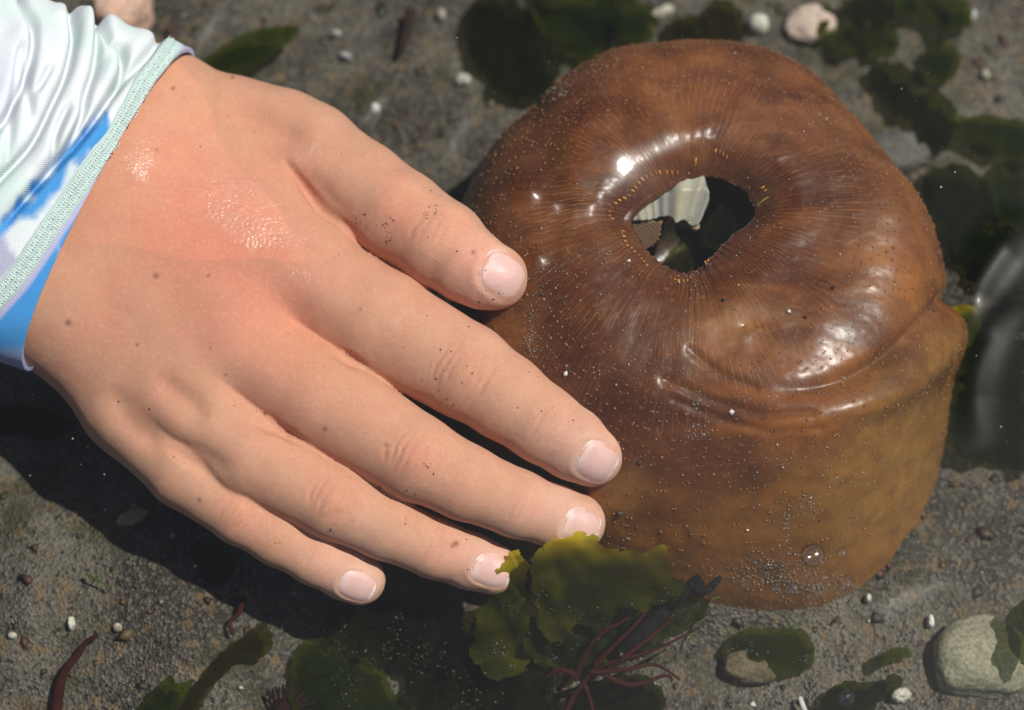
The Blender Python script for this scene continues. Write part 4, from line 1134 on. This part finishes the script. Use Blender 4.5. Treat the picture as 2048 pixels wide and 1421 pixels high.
W('kelp', [(345, 1430), (390, 1370), (440, 1310), (500, 1262), (530, 1245), (545, 1275), (530, 1310), (480, 1322), (430, 1370), (390, 1430)], M_BROWNWEED, 'dark brown seaweed blade slanting up from the bottom edge, lower left', 0.5, 0.12, 0.018, 4, 27)
W('seaweed', [(385, 1085), (430, 1090), (470, 1120), (460, 1165), (420, 1170), (390, 1130)], M_DARKWEED, 'small dark green seaweed in the shadow of the little finger', 0.3, 0.15, 0.02, 5, 28)
W('seaweed', [(2015, 1230), (2070, 1200), (2070, 1330), (2030, 1310)], M_DARKWEED, 'dark seaweed draped over the right side of the big stone', 1.3, 0.2, 0.02, 5, 29)

def tube(name, pts, r0, r1, col, label, group=None, flat=0.6, cat='seaweed', mat=None, parent=None, lift=0.3, join=None):
    L = np.array(pts, float)
    z = L[:, 2] if L.shape[1] > 2 else gz(L[:, 0], L[:, 1], lift)
    c3 = smooth_line(P(L[:, 0], L[:, 1], z), 14 * len(L))
    tg = np.gradient(c3, axis=0); tg /= np.linalg.norm(tg, axis=1)[:, None]
    sdv = np.cross(tg, [0, 0, 1.0]); sdv /= np.linalg.norm(sdv, axis=1)[:, None]; upv = np.cross(sdv, tg)
    n_ = len(c3); rad = r0 + (r1 - r0) * np.linspace(0, 1, n_); rad = rad * (1 + (0.4 if cat == 'stick' else 0.15) * vnoise(c3 * (5 if cat == 'stick' else 3), 5))
    a_ = np.linspace(0, 2 * np.pi, 10, endpoint=False)
    v = c3[:, None] + rad[:, None, None] * (np.cos(a_)[None, :, None] * sdv[:, None] + flat * np.sin(a_)[None, :, None] * upv[:, None])
    f = [[i * 10 + j, i * 10 + (j + 1) % 10, (i + 1) * 10 + (j + 1) % 10, (i + 1) * 10 + j] for i in range(n_ - 1) for j in range(10)]
    f += [list(range(10))[::-1], list(range((n_ - 1) * 10, n_ * 10))]
    v = v.reshape(-1, 3)
    if parent is None and L.shape[1] == 2: v[:, 2] = np.maximum(v[:, 2], ground_h(v[:, 0], v[:, 1]) + 0.01)
    o = mesh_obj(name, v, f, mat or M_RED, parent, np.tile(col, (len(v), 1)))
    if parent is None: tag(o, label, cat, group)
    return o
REDW = np.array([.034, .009, .006])
tube('red_weed_strand', [(112, 1440), (116, 1390), (128, 1345), (155, 1310), (172, 1285), (197, 1270)], 0.13, 0.04, REDW, 'curved dark red weed strand at the lower left bottom edge')
tube('red_weed_strand', [(488, 1195), (478, 1225), (460, 1245), (466, 1268)], 0.06, 0.05, REDW, 'short dark red weed strand below the little finger')
red = bpy.data.objects.new('red_weed', None); COL.objects.link(red)
tag(red, 'branching dark red weed below the sea lettuce at the bottom', 'seaweed')
RB = [((1130, 1430, .8), (1150, 1390, .9), (1185, 1345, 1.2), (1240, 1320, 1.5), (1310, 1300, 1.5), (1400, 1255, 1.3)), ((1150, 1360, 1.1), (1170, 1310, 1.4), (1200, 1270, 1.7), (1250, 1240, 1.9), (1290, 1210, 2.0)),
      ((1180, 1345, 1.2), (1250, 1340, 1.3), (1310, 1330, 1.2), (1360, 1360, 1.0)), ((1190, 1330, 1.3), (1230, 1290, 1.6), (1270, 1250, 1.8), (1300, 1215, 1.9)), ((1165, 1360, 1.0), (1180, 1400, .9), (1190, 1440, .8)),
      ((1200, 1345, 1.2), (1260, 1370, 1.1), (1330, 1352, 1.0), (1345, 1362, 1.0)), ((1150, 1350, 1.2), (1120, 1340, 1.2), (1090, 1355, 1.1)), ((1240, 1322, 1.5), (1300, 1275, 1.7), (1345, 1240, 1.8))]
for b in RB: tube('branch', b, 0.065, 0.02, REDW * np.array([1.1, 1, 1]), None, parent=red, flat=0.8)
rb2 = bpy.data.objects.new('red_weed', None); COL.objects.link(rb2)
tag(rb2, 'purplish red feathery weed low at the bottom edge below the little finger', 'seaweed')
for k in range(9):
    a_ = -2.6 + k * 0.26
    tube('branch', [(575, 1440, .5), (575 + 30 * math.cos(a_), 1430 + 30 * math.sin(a_), .55), (575 + 62 * math.cos(a_ + .1), 1430 + 62 * math.sin(a_ + .1), .5)], 0.05, 0.02, np.array([.02, .007, .007]), None, parent=rb2)
tube('driftwood_stick', [(1240, 1310, 1.2), (1300, 1250, 1.6), (1350, 1205, 1.8), (1385, 1172, 2.0), (1402, 1160, 2.1)], 0.16, 0.12, np.array([.012, .011, .010]), 'charred black stick end pointing up beside the sea lettuce', cat='stick', flat=0.9, mat=M_STONE)
tube('driftwood_stick', [(1385, 1172, 2.0), (1410, 1182, 2.1), (1436, 1160, 2.15), (1440, 1154, 2.15)], 0.11, 0.05, np.array([.012, .011, .010]), 'short black forked twig at the end of the charred stick', cat='stick', flat=0.9, mat=M_STONE)
tube('brown_strand', [(822, 20), (815, 55), (806, 90), (800, 110)], 0.14, 0.07, np.array([.03, .018, .012]), 'blurred brown weed strand on the sand above the thumb')
tube('green_strand', [(172, 1148), (195, 1160), (225, 1176)], 0.035, 0.015, np.array([.05, .09, .015]), 'thin green strand on the sand, lower left')
tube('green_strand', [(1375, 1290), (1400, 1245), (1425, 1200), (1470, 1186)], 0.02, 0.015, np.array([.07, .09, .02]), 'thin green strand rising between black stick and snail')
tube('green_strand', [(1560, 1262), (1590, 1250), (1608, 1238)], 0.03, 0.015, np.array([.05, .09, .02]), 'tiny green strand above the oval sea lettuce leaf')
tube('pale_straw', [(1600, 1395), (1606, 1412), (1616, 1435)], 0.05, 0.05, np.array([.5, .48, .42]), 'pale straw bit at the bottom edge right of the oval leaf', cat='straw')
tube('yellow_thread', [(1515, 411, 5.0), (1525, 402, 5.1), (1537, 394, 5.15)], 0.018, 0.01, np.array([.35, .25, .05]), 'tiny yellow thread on the right lip of the opening', cat='thread')

def rock(name, cx, cy, rx, ry, hz, col, label, seed, cat='stone', group=None, lumps=0.18, ang=0.0, sub=4, mat=None, lift=None):
    bm = bmesh.new(); bmesh.ops.create_icosphere(bm, subdivisions=sub, radius=1.0)
    v = np.array([tuple(x.co) for x in bm.verts]); f = [[x.index for x in fc.verts] for fc in bm.faces]; bm.free()
    v = v * (1 + lumps * fbm(v * 1.3 + seed * 7, seed, 4))[:, None]
    v = np.sign(v) * np.abs(v) ** 0.85
    c0 = P(cx, cy, hz * 0.4); k = 1 / pxcm(c0)
    c_, s_ = math.cos(ang), math.sin(ang)
    w = np.stack([v[:, 0] * rx * k * c_ - v[:, 1] * ry * k * s_, v[:, 0] * rx * k * s_ + v[:, 1] * ry * k * c_, v[:, 2] * hz * 0.6], -1)
    g0 = float(ground_h(c0[0], c0[1])) + hz * 0.35 if lift is None else lift
    w = w + np.array([c0[0], c0[1], g0])
    n_ = fbm(w * 3.0, seed + 3, 4)[:, None]
    cl = np.asarray(col) * (1 + 0.35 * n_)
    o = mesh_obj(name, w, f, mat or M_STONE, None, cl)
    return tag(o, label, cat, group)
rock('stone', 1968, 1308, 100, 80, 1.0, (.27, .255, .17), 'big speckled pale stone at the lower right', 1, lumps=0.22, sub=5)
rock('stone', 1622, 48, 48, 38, 0.45, (.55, .42, .34), 'pale pinkish stone at the top right of the snail', 2, lumps=0.35)
rock('shell', 1516, 52, 21, 19, 0.5, (.66, .64, .54), 'round white shell above the upper right shoulder of the snail', 3, 'shell', lumps=0.1)
rock('shell_chip', 1938, 24, 17, 13, 0.35, (.66, .64, .62), 'white shell chip near the top right corner', 4, 'shell chip', lumps=0.25)
rock('shell_chip', 1325, 18, 26, 12, 0.35, (.5, .46, .36), 'pale long shell chip right of the green seaweed at the top', 5, 'shell chip', ang=0.5)
rock('shell_chip', 925, 147, 16, 12, 0.3, (.52, .48, .42), 'pale shell chip on the sand between thumb and snail', 6, 'shell chip')
rock('shell_chip', 750, 210, 9, 10, 0.25, (.62, .60, .55), 'small white chip just above the thumb', 7, 'shell chip')
rock('shell_chip', 690, 112, 14, 7, 0.25, (.45, .44, .44), 'greyish white chip above the thumb knuckle', 8, 'shell chip', ang=-0.4)
rock('shell_chip', 672, 72, 10, 7, 0.25, (.45, .42, .38), 'pale chip right of the dark green blade', 9, 'shell chip')
rock('shell_chip', 882, 22, 9, 12, 0.25, (.4, .37, .3), 'tan chip at the top edge left of the black seaweed', 10, 'shell chip')
rock('shell_chip', 1735, 1200, 7, 8, 0.25, (.7, .68, .62), 'small white chip below the snail, left of the next one', 11, 'shell chip')
rock('shell_chip', 1862, 1243, 7, 14, 0.28, (.74, .72, .66), 'white oblong chip just above the big stone', 12, 'shell chip')
rock('shell_chip', 1800, 1392, 20, 14, 0.3, (.5, .47, .38), 'cream chip at the bottom edge left of the big stone', 13, 'shell chip', lumps=0.5)
rock('shell_chip', 150, 1265, 7, 14, 0.25, (.66, .62, .5), 'white pointed chip beside the red weed strand', 14, 'shell chip', lumps=0.4)
rock('shell_chip', 243, 1276, 9, 8, 0.22, (.45, .4, .3), 'cream chip right of the red weed strand', 15, 'shell chip')
rock('shell_chip', 32, 1288, 9, 7, 0.2, (.5, .46, .4), 'pale chip close to the lower left edge', 16, 'shell chip')
rock('shell_chip', 270, 1058, 30, 14, 0.3, (.36, .27, .18), 'tan lumpy chip at the edge of the hand shadow', 17, 'shell chip', lumps=0.5, ang=0.4)
rock('shell_chip', 1910, 238, 11, 9, 0.25, (.5, .46, .3), 'yellowish chip above the flat seaweed at right', 18, 'shell chip')
rock('shell_chip', 1972, 145, 9, 9, 0.25, (.42, .40, .32), 'small pale chip near the right edge, upper part', 19, 'shell chip')
rock('shell_chip', 1355, 1256, 10, 6, 0.25, (.7, .66, .62), 'white sliver beside the red weed tips', 20, 'shell chip', lift=1.5)
rock('shell', 242, 14, 62, 62, 1.3, (.70, .45, .34), 'blurred pale peach shape at the top edge behind the sleeve', 21, 'shell', lumps=0.35, ang=-0.5)  # unidentified peach shape, given a lumpy rounded form
rock('shell_chip', 95, 18, 34, 12, 0.5, (.55, .38, .28), 'slim tan shell chip touching the upper edge of the sleeve', 22, 'shell chip', ang=-0.5)
rock('stone', 1500, 1330, 52, 34, 0.5, (.13, .105, .06), 'low mossy lump of grit under the oval leaf', 23, lumps=0.5)
rock('stone', 1800, 300, 60, 40, 0.5, (.12, .115, .10), 'blurred grey stone on the sand by the right shoulder of the snail', 24, lumps=0.4)

# bubbles at the water surface
def bubble(x, y, r, label):
    bm = bmesh.new(); bmesh.ops.create_uvsphere(bm, u_segments=32, v_segments=20, radius=1.0)
    v = np.array([tuple(p.co) for p in bm.verts]); f = [[p.index for p in fc.verts] for fc in bm.faces]; bm.free()
    c0 = P(x, y, WATER - 0.02); k = r / pxcm(c0)
    o = mesh_obj('bubble', c0 + v * k * np.array([1, 1, 0.85]), f, M_BUBBLE)
    tag(o, label, 'bubble', 'air bubbles at the water surface')
bubble(1626, 1112, 24, 'largest air bubble, floating over the lower front of the snail')
bubble(1684, 1106, 11, 'small air bubble right of the largest one')
bubble(1692, 1166, 15, 'ringed air bubble lower right of the largest one')
bubble(1585, 1178, 13, 'ringed air bubble lower left of the largest one')
bubble(1692, 1396, 17, 'air bubble over dark seaweed at the bottom edge')
bubble(575, 1307, 15, 'air bubble over the sand left of the green sheets')
bubble(2040, 672, 10, 'air bubble close to the right edge')
bubble(1380, 438, 5, 'tiny air bubble on the pale fold inside the opening')

# ------------------------------------------------------------------ the water: level sheet that rides up as a film over the snail
xs = axis_lines(-11, 11, 0.09, 300); ys = axis_lines(-8, 10, 0.09, 300)
X, Y = np.meshgrid(xs, ys, indexing='ij')
pp = np.stack([X.ravel() * 0.22, Y.ravel() * 0.22, np.zeros(X.size)], -1)
near = np.exp(-((X / 30) ** 2 + (Y / 30) ** 2))
Zw = WATER + 0.05 * fbm(pp, 101, 2).reshape(X.shape) * near
top = np.full(X.shape, -9.0)
for a_ in range(len(xs)):
    if not (-1.6 < xs[a_] < 9.6): continue
    for b_ in range(len(ys)):
        if -4.6 < ys[b_] < 7.0:
            loc, _, _, _ = BVH_SNAIL.ray_cast(Vector((xs[a_], ys[b_], 20)), Vector((0, 0, -1)))
            if loc is not None: top[a_, b_] = loc.z
DRY = [(1110, 385, 38, 18), (1160, 392, 40, 20), (1391, 297, 12, 11), (985, 457, 14, 8), (1065, 513, 22, 9), (1555, 395, 30, 30), (1520, 655, 40, 12), (1580, 800, 22, 12), (1560, 240, 26, 20)]
for _ in range(3):
    tp = np.pad(top, 1, mode='edge')
    avg = (tp[:-2, 1:-1] + tp[2:, 1:-1] + tp[1:-1, :-2] + tp[1:-1, 2:] + 2 * top) / 6
    top = np.where(top > 4.0, np.maximum(avg, top - 0.02), top)
film = top + 0.03
pq = proj(np.stack([X, Y, np.maximum(top, 0)], -1).reshape(-1, 3))
dry = np.zeros(X.size)
for cx, cy, rx, ry in DRY:
    dry = np.maximum(dry, np.exp(-(((pq[:, 0] - cx) / rx) ** 2 + ((pq[:, 1] - cy) / ry) ** 2) ** 2))
film = film - 0.09 * dry.reshape(X.shape)
dl_, pl_, sl_ = poly_dist(pq, LEDGE, 300)
below = np.where((dl_ < 300) & (sl_ < 0) & (pl_ < 0.9), sstep(6, 16, dl_), 0) if (poly_dist(np.array([[1700., 900.]]), LEDGE, 1e6)[2][0] < 0) else np.where((dl_ < 300) & (sl_ > 0) & (pl_ < 0.9), sstep(6, 16, dl_), 0)
film = film - 3 * below.reshape(X.shape)
kk = 0.14
h_ = np.clip(0.5 + 0.5 * (film - Zw) / kk, 0, 1)
Zw = Zw * (1 - h_) + film * h_ + kk * h_ * (1 - h_) * (1 - dry.reshape(X.shape))
for gx_, gy_, gr_, gh_ in [(1060, 384, 0.24, 0.13), (1104, 406, 0.15, 0.085), (1076, 512, 0.16, 0.09), (1215, 298, 0.75, 0.22)]:   # little swellings of the film that catch the sun
    g_ = P(gx_, gy_, WATER + 0.08)
    Zw = Zw + gh_ * np.exp(-((X - g_[0]) ** 2 + (Y - g_[1]) ** 2) / gr_ ** 2)
fq = proj(np.stack([X, Y, np.full(X.shape, WATER)], -1).reshape(-1, 3))
for line, wd, am in [([(2060, 430), (1985, 520), (1945, 600), (1960, 680)], 38, 0.17), ([(2060, 600), (2000, 640), (1950, 760), (1960, 900)], 30, 0.08), ([(450, -40), (425, 20), (395, 70), (365, 110)], 20, 0.085), ([(780, 160), (735, 215), (700, 260)], 18, 0.075),
                     ([(560, -20), (620, 30), (720, 40), (800, 10)], 28, 0.10), ([(880, 330), (905, 260), (960, 200)], 22, 0.07), ([(300, 1330), (400, 1260), (520, 1230)], 24, 0.03), ([(1720, 1240), (1800, 1180), (1900, 1150)], 24, 0.04)]:
    dr_, pr_, _ = poly_dist(fq, smooth_line(line, 40), 160)
    Zw = Zw + (am * np.exp(-(dr_ / wd) ** 2) * np.clip(np.minimum(pr_, 1 - pr_) / 0.3, 0, 1)).reshape(X.shape)
wv = np.stack([X, Y, Zw], -1).reshape(-1, 3)
nx, ny = len(xs), len(ys)
i = (np.arange(nx - 1)[:, None] * ny + np.arange(ny - 1)[None]).ravel()
water = mesh_obj('water', wv, np.stack([i, i + ny, i + ny + 1, i + 1], -1), M_WATER)
tag(water, 'clear shallow water over sand, hand and snail', 'water', kind='structure')

# dust and specks floating on the surface
n = 420
x = rng.uniform(-10.5, 10.5, n); y = rng.uniform(-7, 9, n)
cz = np.stack([x, y, np.full(n, WATER + 0.02)], -1)
keep = np.array([BVH_HAND.ray_cast(Vector((a, b, 20)), Vector((0, 0, -1)))[0] is None for a, b in zip(x, y)])
cz = cz[keep]
cols = np.array([[.55, .53, .5], [.4, .38, .35], [.02, .02, .02], [.25, .2, .1]])[rng.choice(4, len(cz), p=[.45, .25, .2, .1])]
v, f, c = blobs(cz, 0.006 + 0.016 * rng.random(len(cz)) ** 5, cols, None, 0.6)
tag(mesh_obj('floating_specks', v, f, M_GRAIN, None, c, smooth=False), 'fine pale and dark specks floating on the water', 'specks', kind='stuff')
# brown and green flakes of detritus on the sand
n = 1700
x = rng.uniform(-11, 11, n); y = rng.uniform(-8, 10.5, n)
cz = np.stack([x, y, ground_h(x, y) + 0.03], -1)
cols = np.array([[.05, .032, .015], [.03, .035, .012], [.10, .065, .025], [.02, .015, .01], [.07, .03, .02]])[rng.integers(0, 5, n)]
v, f, c = blobs(cz, 0.02 + 0.16 * rng.random(n) ** 4, cols, None, 0.25, 0.8)
tag(mesh_obj('detritus', v, f, M_GRAIN, None, c, smooth=False), 'small brown and olive flakes of rotting weed on the sand', 'detritus', kind='stuff')
# pale sediment caught on the weed at the bottom of the picture
sc_, sr_ = [], []
for x, y, sx, sy, n_ in [(790, 1260, 16, 40, 140), (840, 1330, 40, 26, 166), (690, 1350, 16, 40, 100), (1000, 1300, 26, 14, 86), (1080, 1330, 60, 14, 140), (1120, 1235, 60, 30, 86), (950, 1400, 40, 26, 100), (1250, 1260, 60, 40, 86), (1480, 1300, 24, 10, 60), (1610, 1320, 10, 6, 60), (700, 1250, 60, 30, 66), (1340, 1200, 30, 20, 66)]:
    for k in range(n_ // 2):
        px_, py_ = x + rng.normal() * sx, y + rng.normal() * sy
        best = None
        for tr_, l_, h_ in WEEDS:
            if l_[0] <= px_ <= h_[0] and l_[1] <= py_ <= h_[1]:
                h, nr = cam_hit(tr_, px_, py_)
                if h is not None and (best is None or h[2] > best[0][2]): best = (h, nr)
        if best is not None: sc_.append(best[0] + 0.01 * best[1]); sr_.append(best[1])
v, f, c = blobs(np.array(sc_), 0.010 + 0.02 * rng.random(len(sc_)) ** 3, (GRAIN_COLS[rng.choice(9, len(sc_), p=GRAIN_P)] * 0.8), np.array(sr_), 0.7)
tag(mesh_obj('sediment', v, f, M_GRAIN, None, c, smooth=False), 'pale grains of sediment caught on the green weed', 'sediment', kind='stuff')
n = 420
x = rng.uniform(-11, 11, n); y = rng.uniform(-8, 10.5, n)
cz = np.stack([x, y, ground_h(x, y) + 0.03], -1)
v, f, c = blobs(cz, 0.02 + 0.05 * rng.random(n) ** 4, np.array([[.45, .42, .36]]) * (0.4 + 0.8 * rng.random((n, 1))), None, 0.5, 0.6)
tag(mesh_obj('shell_crumbs', v, f, M_GRAIN, None, c, smooth=False), 'pale crumbs of broken shell strewn over the sand', 'shell crumbs', kind='stuff')
